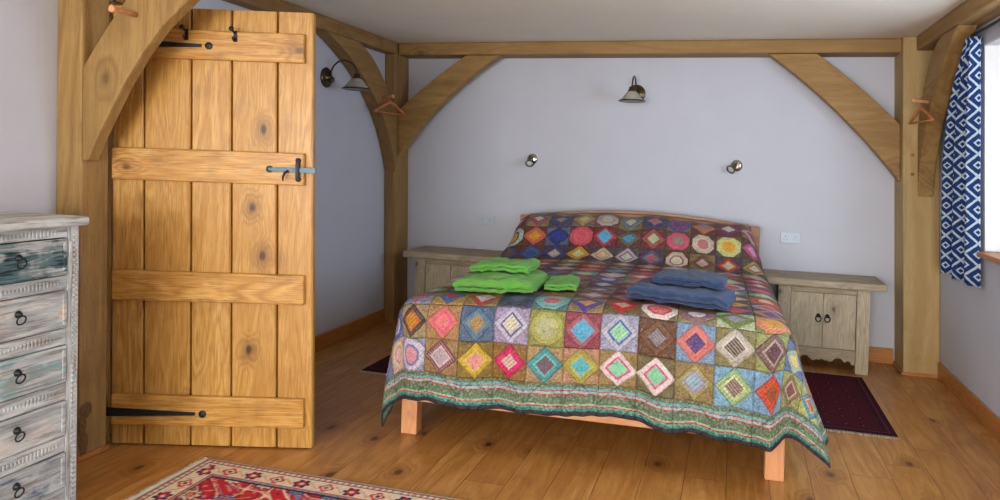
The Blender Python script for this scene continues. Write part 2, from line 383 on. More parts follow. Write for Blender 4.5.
kb.build('bark_knot', plain('dark bark', (104, 76, 42), 0.9, 0, 0.5, 90, 0.8), mp, mp.location)
# near brace from the main post up to the tie beam
low = [(-2.752, 1.336), (-2.70, 1.44), (-2.640, 1.544), (-2.565, 1.67), (-2.468, 1.806), (-2.36, 1.93), (-2.225, 2.04), (-2.06, 2.16), (-1.88, BZ-0.002)]; up = arc_through((-2.35, BZ-0.002), (-2.59, 2.006), (-2.782, 1.755))
timber('curved_brace', MB().prism(low+up+[(-2.782, 1.336)], 1, 2.502, 2.562), M['oak_frame_z'], 'large arched oak brace rising right from the foreground post, in front of the door', 'brace', 0.007)
# back left brace, back right brace (parallel to the back wall)
low = arc_through((-2.749, 1.40), (-2.335, 1.885), (-1.83, BZ-0.002)); up = arc_through((-2.13, BZ-0.002), (-2.45, 2.05), (-2.749, 1.80))
timber('curved_brace', MB().prism(low+up, 1, 5.46, 5.56), M['oak_frame_x'], 'arched oak brace from the left corner post up to the beam over the bed', 'brace', 0.007)
low = arc_through((1.191, 1.35), (0.77, 1.845), (0.285, BZ-0.002)); up = arc_through((0.63, BZ-0.002), (0.92, 2.03), (1.191, 1.76))
timber('curved_brace', MB().prism(low+up, 1, 5.46, 5.56), M['oak_frame_x'], 'arched oak brace from the right corner post up to the beam over the bed', 'brace', 0.007)
# side braces along left and right walls (come towards the viewer)
low = arc_through((5.409, 1.27), (5.06, 1.86), (4.36, BZ-0.002)); up = arc_through((4.80, BZ-0.002), (5.13, 2.09), (5.409, 1.74))
timber('curved_brace', MB().prism(low+up, 0, XL+0.004, XL+0.115), M['oak_frame_y'], 'arched oak brace along the left wall, behind the left wall lamp', 'brace', 0.007)
low = arc_through((5.379, 1.25), (5.10, 1.80), (4.46, BZ-0.002)); up = arc_through((4.80, BZ-0.002), (5.12, 2.10), (5.379, 1.72))
timber('curved_brace', MB().prism(low+up, 0, 1.283, 1.388), M['oak_frame_y'], 'arched oak brace along the right wall, partly covering the blue curtain', 'brace', 0.007)

# ------------------------------------------------------------------ ledged door standing open
DW = 0.958
door = thing('door_1', 'open oiled oak ledged board door with black iron hinges', 'door', (-2.820, 2.684, 0), math.atan2(0.256, 0.920)); door['kind'] = 'structure'
cuts = [0.016, 0.165, 0.385, 0.575, 0.79, DW]
pb = MB(); g = 0.004
for a, b in zip(cuts[:-1], cuts[1:]):
    a2 = a+(g if a > 0.02 else 0); b2 = b-(g if b < DW else 0); c = 0.006
    poly = [(a2, c), (a2+c, 0), (b2-c, 0), (b2, c), (b2, 0.04), (a2, 0.04)]
    pb.prism(poly, 2, 0.008, 2.070)
    if b < DW:
        pb.prism([(b+0.006, 0.005), (b+0.009, 0.0005), (b+0.014, 0.0005), (b+0.017, 0.005)], 2, 0.008, 2.070, rnd=0.3)
pb.box(0.016, DW, 0.036, 0.040, 0.008, 2.070)
pb.lean().build('board_panel', M['door_z'], door)
for i, (z0, z1) in enumerate(((1.828, 1.966), (1.252, 1.404), (0.688, 0.828), (0.106, 0.246))):
    MB().box(0.03, 0.925, -0.027, 0, z0, z1).lean().build('ledge', M['door_x'], door, bevel=0.006, segs=2)
for z, x1 in ((1.892, 0.49), (0.166, 0.465)):
    h = MB(); yb, yf = -0.028, -0.034; z0 = z
    n = 10; top = []; bot = []
    for i in range(n+1):
        t = i/n; hw = 0.021*(1-t)+0.0075*t; top.append((-0.012+(x1-0.03)*t, z0+hw)); bot.append((-0.012+(x1-0.03)*t, z0-hw))
    h.prism(bot+top[::-1], 1, yf, yb)
    h.lathe([(0.017, 0), (0.017, 0.006), (0.008, 0.008)], (x1-0.008, yb, z0), (0, -1, 0), 20)
    for t in (0.12, 0.45, 0.8): h.lathe([(0.007, 0), (0.005, 0.004)], (x1*t, yf, z0), (0, -1, 0), 10)
    h.tube([(-0.018, -0.022, z0-0.045), (-0.018, -0.022, z0+0.045)], 0.011, 10)
    h.box(-0.026, -0.006, -0.034, 0.0, z0-0.030, z0+0.030)
    h.lean().build('strap_hinge', M['iron'], door, bevel=0.001)
lt = MB(); zc = 1.325
lt.prism([(0.775, zc-0.011), (0.97, zc-0.014), (0.985, zc-0.014), (0.985, zc+0.012), (0.97, zc+0.012), (0.775, zc+0.009)], 1, -0.042, -0.034)
lt.lathe([(0.016, 0), (0.016, 0.010), (0.010, 0.014)], (0.768, -0.028, zc), (0, -1, 0), 20)
latch = lt.lean().build('latch', M['pewter'], door, bevel=0.001)
kp = MB(); kp.box(0.893, 0.909, -0.050, -0.028, zc-0.036, zc+0.036)
for s in (-1, 1): kp.lathe([(0.012, 0), (0.012, 0.010), (0.006, 0.013)], (0.901, -0.028, zc+s*0.044), (0, -1, 0), 16)
kp.lean().build('keeper', M['iron'], latch, bevel=0.001)
lv = MB().tube([(0.856, -0.046, zc-0.006), (0.848, -0.060, zc-0.016), (0.840, -0.062, zc-0.034), (0.838, -0.056, zc-0.052)], [0.006, 0.006, 0.005, 0.003], 8); lv.lean().build('thumb_lever', M['iron'], latch)
for hx in (0.605, 0.378):
    hk = MB(); z0 = 1.945
    hk.prism([(hx-0.008, z0-0.030), (hx+0.008, z0-0.030), (hx+0.008, z0+0.022), (hx-0.008, z0+0.022)], 1, -0.031, -0.027)
    hk.tube([(hx, -0.031, z0+0.012), (hx, -0.050, z0+0.014), (hx, -0.066, z0+0.022)], 0.005, 8); hk.lathe([(0.004, -0.006), (0.010, -0.004), (0.013, 0.003), (0.008, 0.010), (0.0001, 0.011)], (hx, -0.070, z0+0.024), (0, -0.8, 0.5), 12)
    hk.tube([(hx, -0.031, z0-0.014), (hx, -0.046, z0-0.028), (hx, -0.056, z0-0.020), (hx, -0.058, z0-0.010)], 0.004, 8)
    hk.lean().build('coat_hook', M['iron'], door)

# ------------------------------------------------------------------ whitewashed chest of drawers
def washed(name, paint=None, amount=0.0, seed=0.0, axis=1):
    t = NT(name, 0.8); v = t.vmath('ADD', t.obj(), (seed, seed*1.7, seed*0.6))
    sc = [22.0]*3; sc[axis] = 2.6
    g = t.scaled(v, tuple(sc)); n = t.noise(g, 1.0, 5, 0.65, 0.6)
    sc2 = [90.0]*3; sc2[axis] = 6.0
    n2 = t.noise(t.scaled(v, tuple(sc2)), 1.0, 4, 0.7); n3 = t.noise(v, 9, 4, 0.6)
    c = t.mix(t.step(n, 0.35, 0.65), lin((160, 170, 172)), lin((206, 214, 214)))
    c = t.mix(t.math('MULTIPLY', t.step(n2, 0.47, 0.64), 0.75), c, lin((118, 106, 96)))
    c = t.mix(t.math('MULTIPLY', t.step(n3, 0.56, 0.72), 0.5), c, lin((158, 142, 124)))
    if paint:
        m = t.step(t.math('ADD', t.math('MULTIPLY', n, 0.62), t.math('MULTIPLY', t.noise(v, 6, 4, 0.6), 0.38)), 0.60-amount*0.26, 0.67-amount*0.24)
        pc = t.mix(t.step(n2, 0.4, 0.6), lin(paint[0]), lin(paint[1]))
        sep = t.node('ShaderNodeSeparateXYZ'); t.link(t.obj(), sep.inputs[0])
        c = t.mix(m, c, pc)
    t.base(c); t.bump(t.math('ADD', n2, n), 0.5, 0.003); return t.m
M['wash'] = washed('whitewashed mango wood', seed=0.0)
M['wash_z'] = washed('whitewashed mango upright', seed=3.3, axis=2)
WP = [washed('dark teal worn drawer', ((20, 32, 40), (84, 118, 124)), 0.50, 1.3), washed('white worn drawer', ((176, 166, 150), (206, 200, 190)), 0.3, 2.1),
      washed('turquoise streaked drawer', ((120, 168, 178), (150, 150, 140)), 0.34, 4.2), washed('cream white drawer', ((190, 184, 176), (214, 210, 204)), 0.3, 5.5),
      washed('slate blue worn drawer', ((90, 106, 128), (140, 150, 158)), 0.40, 6.4)]
CX0, CX1, CY0, CY1 = -2.835, -2.317, 1.155, 2.086; CZ = 1.108
ch = thing('chest_of_drawers', 'tall distressed whitewashed chest of five drawers with iron ring pulls against the left wall', 'chest of drawers', (-2.58, 1.76, 0))
co = (-2.58, 1.76, 0)
CL = 0.030  # chest sheared sideways as well, so its edges look upright in view
def cb(mb, nm, mat, par=ch, bev=0.004): return mb.lean(CL).build(nm, mat, par, co, bev)
cs = MB(); cs.box(CX0, CX1-0.06, CY0+0.02, CY1-0.02, 0.10, CZ-0.002)
cb(cs, 'carcass', M['wash'])
for yy in (CY0, CY1-0.045):
    st = MB(); st.box(CX1-0.062, CX1-0.006, yy, yy+0.045, 0, CZ)
    k = 0; z = 0.03
    while z < CZ-0.02:        # carved notches down the stile
        st.prism([(CX1-0.006, z), (CX1, z+0.004), (CX1+0.001, z+0.009), (CX1-0.006, z+0.014)], 1, yy+0.018, yy+0.038); z += 0.0185
    for z in (0.09, 1.02): st.box(CX1-0.006, CX1-0.001, yy+0.003, yy+0.016, z-0.03, z+0.03)
    cb(st, 'stile', M['wash_z'], bev=0.002)
for yy in (CY0, CY1-0.05): cb(MB().box(CX0, CX0+0.05, yy, yy+0.05, 0, 0.10), 'foot', M['wash_z'])
tp = MB(); tp.box(CX0-0.005, CX1+0.030, CY0-0.012, CY1+0.014, CZ, CZ+0.033)
cb(tp, 'top_slab', M['wash'], bev=0.009)
DZ = [(0.928, 1.066), (0.735, 0.876), (0.537, 0.676), (0.345, 0.475), (0.155, 0.286)]
edges = [CZ]+[z for p in DZ for z in (p[1], p[0])]+[0.09]
for i in range(0, len(edges), 2):
    z1, z0 = edges[i], edges[i+1]
    r = MB(); r.box(CX1-0.062, CX1-0.008, CY0+0.046, CY1-0.046, z0+0.001, z1-0.001)
    if z1-z0 > 0.035:
        y = CY0+0.062
        while y < CY1-0.075:  # little upright flutes carved in the rail
            hgt = 0.010+0.004*math.sin(y*40)
            r.prism([(y, (z0+z1)/2-hgt), (y+0.008, (z0+z1)/2-hgt), (y+0.009, (z0+z1)/2+hgt), (y+0.001, (z0+z1)/2+hgt)], 0, CX1-0.009, CX1-0.004); y += 0.0135
    cb(r, 'carved_rail', M['wash'], bev=0.002)
for i, (z0, z1) in enumerate(DZ):
    d = MB(); y0, y1 = CY0+0.048, CY1-0.048; xf = CX1-0.004
    d.box(CX1-0.10, xf-0.006, y0, y1, z0+0.003, z1-0.003)
    fr = 0.014
    for a in ((y0, y1, z0+0.003, z0+0.003+fr), (y0, y1, z1-0.003-fr, z1-0.003), (y0, y0+fr, z0+0.003+fr, z1-0.003-fr), (y1-fr, y1, z0+0.003+fr, z1-0.003-fr)):
        d.box(xf-0.006, xf+0.001, *a)
    dr = cb(d, 'drawer', WP[i], bev=0.002)
    zc = (z0+z1)/2-0.004
    for yc in (1.862, 1.380):
     rg = MB(); rg.lathe([(0.013, 0), (0.012, 0.003), (0.007, 0.007), (0.006, 0.014), (0.0001, 0.016)], (xf-0.005, yc, zc+0.018), (1, 0, 0), 16)
     rg.tube([(xf+0.010+0.004*math.cos(a), yc+0.0155*math.sin(a), zc-0.001+0.0155*math.cos(a)) for a in [2*PI*q/24 for q in range(24)]], 0.0026, 8, closed=True)
     cb(rg, 'ring_pull', M['iron'], dr, 0)

# ------------------------------------------------------------------ bed
BX0, BX1, BY0, BY1 = -1.600, 0.262, 3.262, 5.47
bed = thing('bed', 'large double bed with pale wooden frame and low arched headboard against the back wall', 'bed', ((BX0+BX1)/2, 4.36, 0)); bo = ((BX0+BX1)/2, 4.36, 0)
for xx in (BX0, BX1-0.085):
    MB().box(xx, xx+0.085, BY0, BY0+0.07, 0, 0.33).build('leg', M['bed_z'], bed, bo, 0.006)
for xx in (BX0, BX1-0.07):
    MB().box(xx, xx+0.07, BY1-0.065, BY1, 0, 0.975).build('leg', M['headboard'], bed, bo, 0.006)
MB().box(BX0+0.085, BX1-0.085, BY0+0.015, BY0+0.045, 0.165, 0.31).build('foot_rail', M['bed_x'], bed, bo, 0.005)
for xx in (BX0+0.012, BX1-0.042): MB().box(xx, xx+0.03, BY0+0.07, BY1-0.066, 0.165, 0.31).build('side_rail', M['bed_x'], bed, bo, 0.005)
hp = [(BX0+0.072, 0.35), (BX1-0.072, 0.35)]; n = 24
hp += [(BX1-0.072-(BX1-BX0-0.144)*i/n, 0.960+0.062*math.sin(PI*i/n)) for i in range(n+1)]
MB().prism(hp, 1, BY1-0.045, BY1-0.015).build('headboard', M['headboard'], bed, bo, 0.006)
hr = [(BX1-0.072-(BX1-BX0-0.144)*i/n, 0.962+0.062*math.sin(PI*i/n)) for i in range(n+1)]
hr = hr+[(x, z+0.022) for x, z in hr[::-1]]
MB().prism(hr, 1, BY1-0.055, BY1-0.005).build('headboard_cap', M['headboard'], bed, bo, 0.004)
for i in range(10): 
    yy = BY0+0.14+i*0.22; MB().box(BX0+0.045, BX1-0.045, yy, yy+0.07, 0.262, 0.282).build('slat', M['bed_x'], bed, bo)
plain_white = plain('white mattress ticking', (222, 220, 214), 0.9)
MB().box(BX0+0.06, BX1-0.06, BY0+0.10, BY1-0.075, 0.285, 0.56).build('mattress', plain_white, bed, bo, 0.05, 4)

# ------------------------------------------------------------------ patchwork quilt
CELL = 0.174; NC = 15; NR = 15; SUB = 6; BORD = 0.150; NB = 5; HEAD_Y = 5.405
XC = (BX0+BX1)/2; HALF = NC*CELL/2+BORD
FOOT = 2*CELL+BORD+0.085       # length of quilt hanging at the foot
def prof(t):
    """distance up the bed from the foot fold -> (y, z) of the covered bed"""
    y0 = 3.315
    if t <= 1.50: return y0+t, 0.0
    u = t-1.50
    # rise over the pillows, round over their top, drop behind
    pts = [(1.50, 0.0), (1.575, 0.035), (1.635, 0.11), (1.685, 0.20), (1.75, 0.268), (1.84, 0.300), (1.95, 0.308), (2.04, 0.290), (2.085, 0.22), (2.09, 0.10), (2.093, -0.12)]
    for a, b in zip(pts[:-1], pts[1:]):
        L = math.hypot(b[0]-a[0], b[1]-a[1])
        if u <= L: f = u/L; return y0+a[0]+(b[0]-a[0])*f, a[1]+(b[1]-a[1])*f
        u -= L
    return y0+pts[-1][0], pts[-1][1]-u
def sm(x, a, b): 
    t = max(0, min(1, (x-a)/(b-a))); return t*t*(3-2*t)
TURN = math.radians(1.7); PIV = (BX0, BY0)
def bed_turn(x, y, a=TURN):
    c, s_ = math.cos(a), math.sin(a); dx, dy = x-PIV[0], y-PIV[1]
    return (PIV[0]+c*dx-s_*dy, PIV[1]+s_*dx+c*dy)
bed.location = bed_turn(bo[0], bo[1])+(0,); bed.rotation_euler.z = TURN
def quilt_pt(s, t):
    """s: across from the bed's centre, t: up from the foot fold (negative hangs)"""
    head = sm(t, 1.5, 1.85)
    r = 0.115; hw = (BX1-BX0)/2+0.045-r-0.10*head
    side = 1 if s > 0 else -1
    a = max(0.0, abs(s)-hw); b = max(0.0, -t)
    yb, zb = prof(max(t, 0)); xb = XC+max(-hw, min(hw, s))
    crown = 0.030*(1-(min(abs(s), hw)/hw)**2)+0.012
    zt = 0.685+crown+zb-(0.02*head*abs(math.sin(s*3.3)))
    zt += 0.010*mnoise.noise(Vector((s*2.6, t*2.6, 3.1)))+0.006*mnoise.noise(Vector((s*9, t*9, 7.7)))*(1+1.2*head)
    if head > 0: zt -= 0.035*head*max(0, 1-abs(s+0.02)/0.16)*sm(t, 1.5, 1.9)
    L = math.hypot(a, b)
    if L < 1e-6: return bed_turn(xb, yb)+(zt,)
    dx, dy = a/L, b/L
    corner = 2*dx*dy if L > 0 else 0
    fl = 0.06+(0.30 if side > 0 else 0.02)*corner**1.5+0.20*head+(0.10*dx if side > 0 else 0.03*dx)
    L *= 1-(0.19 if side > 0 else 0.13)*corner
    q = r*PI/2
    if L < q: out = r*math.sin(L/r); dn = r*(1-math.cos(L/r))
    else: out = r+fl*(L-q); dn = r+(L-q)*math.sqrt(max(0.2, 1-fl*fl))
    h = sm(L, 0.10, 0.60)
    along = (s*dy+side*t*dx)
    rip = 0.026*h*(math.sin(along*15+1.2*math.sin(along*4.1))*0.6+mnoise.noise(Vector((along*7, L*2, 1.9)))*1.1)
    if corner > 0.1: rip += 0.010*h*corner*math.sin(math.atan2(b, a)*9)
    rip += 0.011*sm(L, 0.34, 0.50)*(math.sin(along*48+4*math.sin(along*7))+0.5*math.sin(along*83))*(1-corner)
    out += rip
    x = xb+side*dx*out; y = yb-dy*out; z = zt-dn
    if b > 0: z += 0.012*math.sin(s*5+1)*h+0.008*h*math.sin(s*13)+0.026*h*math.exp(-((s+0.70)/0.13)**2)
    z = max(z, 0.045)
    x, y = bed_turn(x, y)
    g = sm(y, 5.0, 5.18)
    x = x*(1-g)+max(-1.772, min(0.215, x))*g
    return (x, y, z)
def grid_lines(lo, ncell, hi_border=True):
    xs = [lo+BORD*i/NB for i in range(NB)]; ids = [-1]*NB
    for c in range(ncell):
        for k in range(SUB): xs.append(lo+BORD+c*CELL+CELL*k/SUB); ids.append(c)
    if hi_border:
        for i in range(NB+1): xs.append(lo+BORD+ncell*CELL+BORD*i/NB); ids.append(-2)
    else: xs.append(lo+BORD+ncell*CELL); ids.append(-2)
    return xs, ids
SX, SI = grid_lines(-HALF, NC); TY, TI = grid_lines(-FOOT, NR, False)
# --- patch colours: (ground, outer diamond, ring, centre, shape)   shape 0 diamond, 1 octagon
def P(g, a, b, c, k=0): return (g, a, b, c, k)
row0 = {2: P((150,160,190),(214,206,222),(96,112,168),(216,140,150),1), 3: P((166,132,92),(120,64,82),(206,186,190),(176,160,170)), 4: P((140,116,54),(196,170,70),(206,184,96),(220,150,150)),
        5: P((146,110,60),(214,52,110),(226,70,130),(206,214,190)), 6: P((176,150,110),(56,150,158),(120,196,196),(120,76,90)), 7: P((190,150,120),(160,156,72),(178,176,96),(90,182,196)),
        8: P((158,134,84),(222,206,208),(214,70,130),(122,206,160)), 9: P((112,104,72),(226,214,212),(212,74,132),(118,204,160)), 10: P((150,130,86),(168,172,96),(172,140,196),(140,190,214)),
        11: P((132,176,206),(150,182,104),(214,220,180),(122,62,96)), 12: P((130,170,202),(206,70,40),(220,96,44),(122,84,58)), 13: P((156,160,104),(128,100,84),(186,172,150),(120,72,80)), 14: P((180,190,120),(86,140,190),(220,190,80),(200,110,80)),
        1: P((226,176,160),(200,220,180),(210,120,150),(226,180,190),1), 0: P((120,130,170),(90,110,170),(210,210,220),(200,130,140))}
row1 = {1: P((120,140,190),(90,104,160),(206,206,216),(190,150,170),1), 2: P((166,148,110),(60,52,60),(206,110,70),(214,150,60)), 3: P((176,140,96),(214,120,120),(226,90,140),(222,130,130)), 4: P((88,112,140),(86,120,148),(116,130,150),(170,140,80)),
        5: P((172,160,190),(198,196,214),(84,74,160),(214,210,180)), 6: P((150,150,80),(160,162,92),(176,176,116),(170,176,140),1), 7: P((150,76,90),(160,96,106),(110,160,196),(84,178,214)), 8: P((166,170,196),(190,190,206),(60,90,180),(150,214,170)),
        9: P((104,72,52),(120,86,64),(96,66,50),(142,140,150)), 10: P((130,160,190),(206,116,104),(212,130,112),(64,60,120)), 11: P((136,128,82),(176,172,160),(200,196,186),(74,56,50)), 12: P((150,156,96),(110,80,84),(176,160,150),(92,64,72)),
        13: P((100,120,160),(170,176,110),(150,160,190),(226,196,80)), 14: P((120,160,180),(190,90,80),(220,160,70),(90,60,90))}
row2 = {2: P((150,150,180),(170,110,110),(110,150,180),(190,90,80)), 3: P((180,150,90),(44,98,160),(56,110,170),(196,70,52)), 4: P((150,120,84),(176,60,60),(200,200,206),(206,204,212)), 5: P((60,70,92),(66,80,106),(80,92,118),(110,106,140)),
        6: P((90,130,140),(110,170,170),(150,190,180),(212,90,96),1), 7: P((150,130,96),(76,64,150),(90,80,160),(212,160,70)), 8: P((110,96,60),(204,36,50),(216,60,60),(214,206,180)), 9: P((130,110,84),(226,214,206),(200,60,90),(216,110,104),1),
        10: P((150,134,90),(140,104,116),(130,96,110),(214,206,200),1), 11: P((190,200,160),(96,120,44),(112,136,60),(176,160,196)), 12: P((136,150,90),(222,140,110),(230,160,130),(216,170,60),1), 13: P((90,60,70),(120,140,60),(214,120,60),(210,200,90))}
pal = [(176,52,60),(204,80,96),(196,120,60),(214,160,70),(90,130,160),(52,74,140),(120,160,110),(150,70,110),(206,196,170),(84,140,150),(140,52,50),(196,110,120),(110,84,60),(170,150,90),(206,90,50),(100,60,100),(190,170,190)]
gnd = [(104,62,50),(124,84,60),(92,52,52),(132,106,72),(110,48,52),(86,74,66),(140,120,84),(74,66,84),(120,96,96)]
special = {(12,11):P((96,50,50),(206,120,124),(206,80,100),(180,190,150),1)}
rq = random.Random(21)
def mute(c): return c
def cell(r, c):
    d = {0: row0, 1: row1, 2: row2}.get(r, {})
    if c in d: return d[c]
    g = rq.choice(gnd); a, b, cc = rq.choice(pal), rq.choice(pal), rq.choice(pal)
    if rq.random() < 0.35: cc = (rq.randint(190, 215), rq.randint(190, 210), rq.randint(160, 190))
    return P(g, a, b, cc, 1 if rq.random() < 0.25 else 0)
cells = {(r, c): cell(r, c) for r in range(NR) for c in range(NC)}
hr_ = NR-3
for c, p in zip(range(2, 14), [P((110,64,50),(176,210,196),(60,40,40),(206,160,60),1), P((112,56,50),(206,110,90),(210,120,90),(214,160,60)), P((96,110,140),(40,44,96),(50,60,120),(50,70,170)), P((90,50,50),(206,92,104),(212,104,112),(206,96,110),1),
        P((110,48,52),(170,60,70),(96,150,190),(80,170,206)), P((90,60,56),(120,90,66),(50,110,140),(70,150,180)), P((110,52,56),(160,90,70),(150,80,90),(176,206,170)), P((96,80,60),(214,96,120),(206,80,120),(120,130,110),1), P((90,60,56),(206,190,170),(214,204,180),(180,60,90),1),
        P((110,90,60),(200,206,150),(214,196,80),(206,150,60),1), P((90,56,60),(150,90,110),(200,90,140),(190,150,180)), P((96,70,60),(180,130,80),(90,70,90),(200,180,90))]):
    cells[(hr_, c)] = p
qv = [quilt_pt(s, t) for t in TY for s in SX]; nx, ny = len(SX), len(TY)
qf = []; attrs = {k: [] for k in 'gabc'}; shp = []; brd = []
for j in range(ny-1):
    for i in range(nx-1):
        qf.append((j*nx+i, j*nx+i+1, (j+1)*nx+i+1, (j+1)*nx+i))
        ci, cj = SI[i], TI[j]
        if ci >= 0 and cj >= 0: p = cells[(cj, ci)]; brd.append(0.0)
        else: p = P((60, 90, 80), (60, 90, 80), (60, 90, 80), (60, 90, 80)); brd.append(1.0)
        for k, key in enumerate('gabc'): attrs[key].append(lin(p[k]))
        shp.append(float(p[4]))
me = bpy.data.meshes.new('patchwork_quilt'); qo = (XC, 4.3, 0.70)
me.from_pydata([(x-qo[0], y-qo[1], z-qo[2]) for x, y, z in qv], [], qf); me.update()
for key in 'gabc':
    a = me.attributes.new('col_'+key, 'FLOAT_COLOR', 'FACE'); a.data.foreach_set('color', [v for c in attrs[key] for v in c])
for nm, arr in (('shp', shp), ('brd', brd)):
    a = me.attributes.new(nm, 'FLOAT', 'FACE'); a.data.foreach_set('value', arr)
ed = [min(SX[i]+HALF, HALF-SX[i], TY[j]+FOOT) for j in range(ny) for i in range(nx)]
a = me.attributes.new('hem', 'FLOAT', 'POINT'); a.data.foreach_set('value', ed)
ul = me.uv_layers.new(name='cloth')
for p in me.polygons:
    for li in p.loop_indices:
        vi = me.loops[li].vertex_index; ul.data[li].uv = ((SX[vi % nx]+HALF-BORD)/CELL, (TY[vi//nx]+FOOT-BORD)/CELL)
me.polygons.foreach_set('use_smooth', [True]*len(qf))
def quilt_mat():
    t = NT('silk patchwork', 0.42); uv = t.uv(); sep = t.node('ShaderNodeSeparateXYZ'); t.link(uv, sep.inputs[0])
    fx = t.math('ABSOLUTE', t.math('SUBTRACT', t.math('FRACT', sep.outputs[0]), 0.5)); fy = t.math('ABSOLUTE', t.math('SUBTRACT', t.math('FRACT', sep.outputs[1]), 0.5))
    dia = t.math('ADD', fx, fy)
    octo = t.math('MAXIMUM', t.math('MULTIPLY', t.math('MAXIMUM', fx, fy), 1.10), t.math('MULTIPLY', dia, 0.78))
    shp = t.attr('shp'); mm = t.node('ShaderNodeMix', data_type='FLOAT'); t.link(shp, mm.inputs[0]); t.link(dia, mm.inputs[2]); t.link(octo, mm.inputs[3]); m = mm.outputs[0]
    wn0 = t.node('ShaderNodeTexWhiteNoise', noise_dimensions='2D'); fl0 = t.node('ShaderNodeVectorMath', operation='FLOOR'); t.link(uv, fl0.inputs[0]); t.link(fl0.outputs[0], wn0.inputs['Vector'])
    sc_ = t.node('ShaderNodeSeparateColor'); t.link(wn0.outputs['Color'], sc_.inputs[0])
    wob = t.math('MULTIPLY', t.math('SUBTRACT', t.noise(uv, 2.2, 3), 0.5), 0.10)
    m = t.math('ADD', t.math('MULTIPLY', m, t.math('ADD', 0.86, t.math('MULTIPLY', sc_.outputs[0], 0.16))), wob)
    A, B, C, G = (t.attr('col_'+k, 'Color') for k in 'abcg')
    # woven figure differing from patch to patch
    fl = t.node('ShaderNodeVectorMath', operation='FLOOR'); t.link(uv, fl.inputs[0])
    wn = t.node('ShaderNodeTexWhiteNoise', noise_dimensions='2D'); t.link(fl.outputs[0], wn.inputs['Vector'])
    n1 = t.noise(uv, 9, 4, 0.7, 1.5); n2 = t.noise(uv, 28, 3, 0.6)
    fig = t.step(n1, 0.44, 0.58)
    c = G
    c = t.mix(t.math('MULTIPLY', fig, 0.55), c, t.mix(0.7, G, (0.03, 0.025, 0.02, 1)))
    def lay(c, colr, lim, amt, other):
        f = t.math('SUBTRACT', 1.0, t.step(m, lim-0.008, lim+0.008))
        cc = t.mix(t.math('MULTIPLY', t.step(t.noise(uv, 14, 3, 0.7, 2.0), 0.48, 0.62), amt), colr, other)
        return t.mix(f, c, cc)
    c = lay(c, A, 0.478, 0.45, G)
    c = lay(c, B, 0.315, 0.30, A)
    c = lay(c, C, 0.245, 0.35, A)
    # some patches are cut from striped or checked brocade
    sx_ = t.node('ShaderNodeSeparateXYZ'); t.link(uv, sx_.inputs[0])
    st1 = t.math('GREATER_THAN', t.math('SINE', t.math('MULTIPLY', t.math('ADD', sx_.outputs[0], sx_.outputs[1]), 62.0)), 0.35)
    st2 = t.math('GREATER_THAN', t.math('SINE', t.math('MULTIPLY', t.math('SUBTRACT', sx_.outputs[0], sx_.outputs[1]), 48.0)), 0.45)
    inner = t.math('LESS_THAN', m, 0.46)
    c = t.mix(t.math('MULTIPLY', t.math('MULTIPLY', st1, t.math('GREATER_THAN', sc_.outputs[1], 0.55)), t.math('MULTIPLY', inner, 0.40)), c, B)
    c = t.mix(t.math('MULTIPLY', t.math('MULTIPLY', st2, t.math('GREATER_THAN', sc_.outputs[2], 0.65)), t.math('MULTIPLY', inner, 0.45)), c, t.mix(0.6, A, (0.04, 0.02, 0.04, 1)))
    gold = t.step(t.noise(uv, 20, 4, 0.75, 1.0), 0.56, 0.66)
    c = t.mix(t.math('MULTIPLY', t.step(t.noise(t.vmath('ADD', uv, (7.3, 2.1, 0)), 9, 5, 0.75, 1.8), 0.47, 0.62), 0.58), c, t.mix(0.75, c, (0.02, 0.015, 0.02, 1)))
    c = t.mix(t.math('MULTIPLY', gold, 0.32), c, lin((228, 218, 190)))
    # seams
    se = t.math('MAXIMUM', fx, fy); c = t.mix(t.math('MULTIPLY', t.step(se, 0.485, 0.5), 0.5), c, (0.03, 0.022, 0.02, 1))
    # border bands by distance from the hem
    h = t.attr('hem'); L = lambda c_: lin(c_)
    band = t.ramp(t.math('MULTIPLY', h, 1/0.16), [(0.0, L((50, 50, 62))), (0.14, L((26, 120, 110))), (0.205, L((64, 160, 146))), (0.255, L((214, 44, 50))), (0.30, L((150, 190, 170))), (0.345, L((92, 112, 88))), (0.60, L((206, 48, 56))),
                                                  (0.64, L((140, 190, 200))), (0.71, L((214, 60, 60))), (0.745, L((96, 170, 180))), (0.82, L((96, 108, 84)))], 'CONSTANT')
    ws = t.noise(t.scaled(uv, (14, 14, 1)), 1.0, 3, 0.7)
    band = t.mix(t.math('MULTIPLY', t.step(ws, 0.46, 0.62), 0.55), band, L((158, 180, 150)))
    wd = t.noise(t.scaled(uv, (9, 9, 1)), 1.3, 3, 0.7)
    band = t.mix(t.math('MULTIPLY', t.step(wd, 0.50, 0.62), 0.55), band, L((50, 66, 46)))
    gt = t.math('GREATER_THAN', h, 0.022)
    band = t.mix(gt, L((48, 48, 60)), band)
    c = t.mix(t.attr('brd'), c, band)
    hs = t.node('ShaderNodeHueSaturation'); hs.inputs['Saturation'].default_value = 1.06; hs.inputs['Value'].default_value = 1.06; t.link(c, hs.inputs['Color'])
    t.base(hs.outputs[0]); t.p.inputs['Specular IOR Level'].default_value = 0.4
    seam = t.math('SUBTRACT', 1.0, t.step(se, 0.46, 0.5))
    inn = t.step(t.math('ABSOLUTE', t.math('SUBTRACT', m, 0.47)), 0.0, 0.03)
    t.bump(t.math('ADD', t.math('ADD', t.math('MULTIPLY', t.noise(uv, 4, 4, 0.65, 0.8), 3.2), t.math('MULTIPLY', n2, 0.4)), t.math('ADD', seam, inn)), 0.8, 0.008)
    t.put(t.p.inputs['Roughness'], t.math('ADD', 0.40, t.math('MULTIPLY', n1, 0.3))); return t.m
me.materials.append(quilt_mat())
quilt = bpy.data.objects.new('patchwork_quilt', me); COL.objects.link(quilt); quilt.location = qo
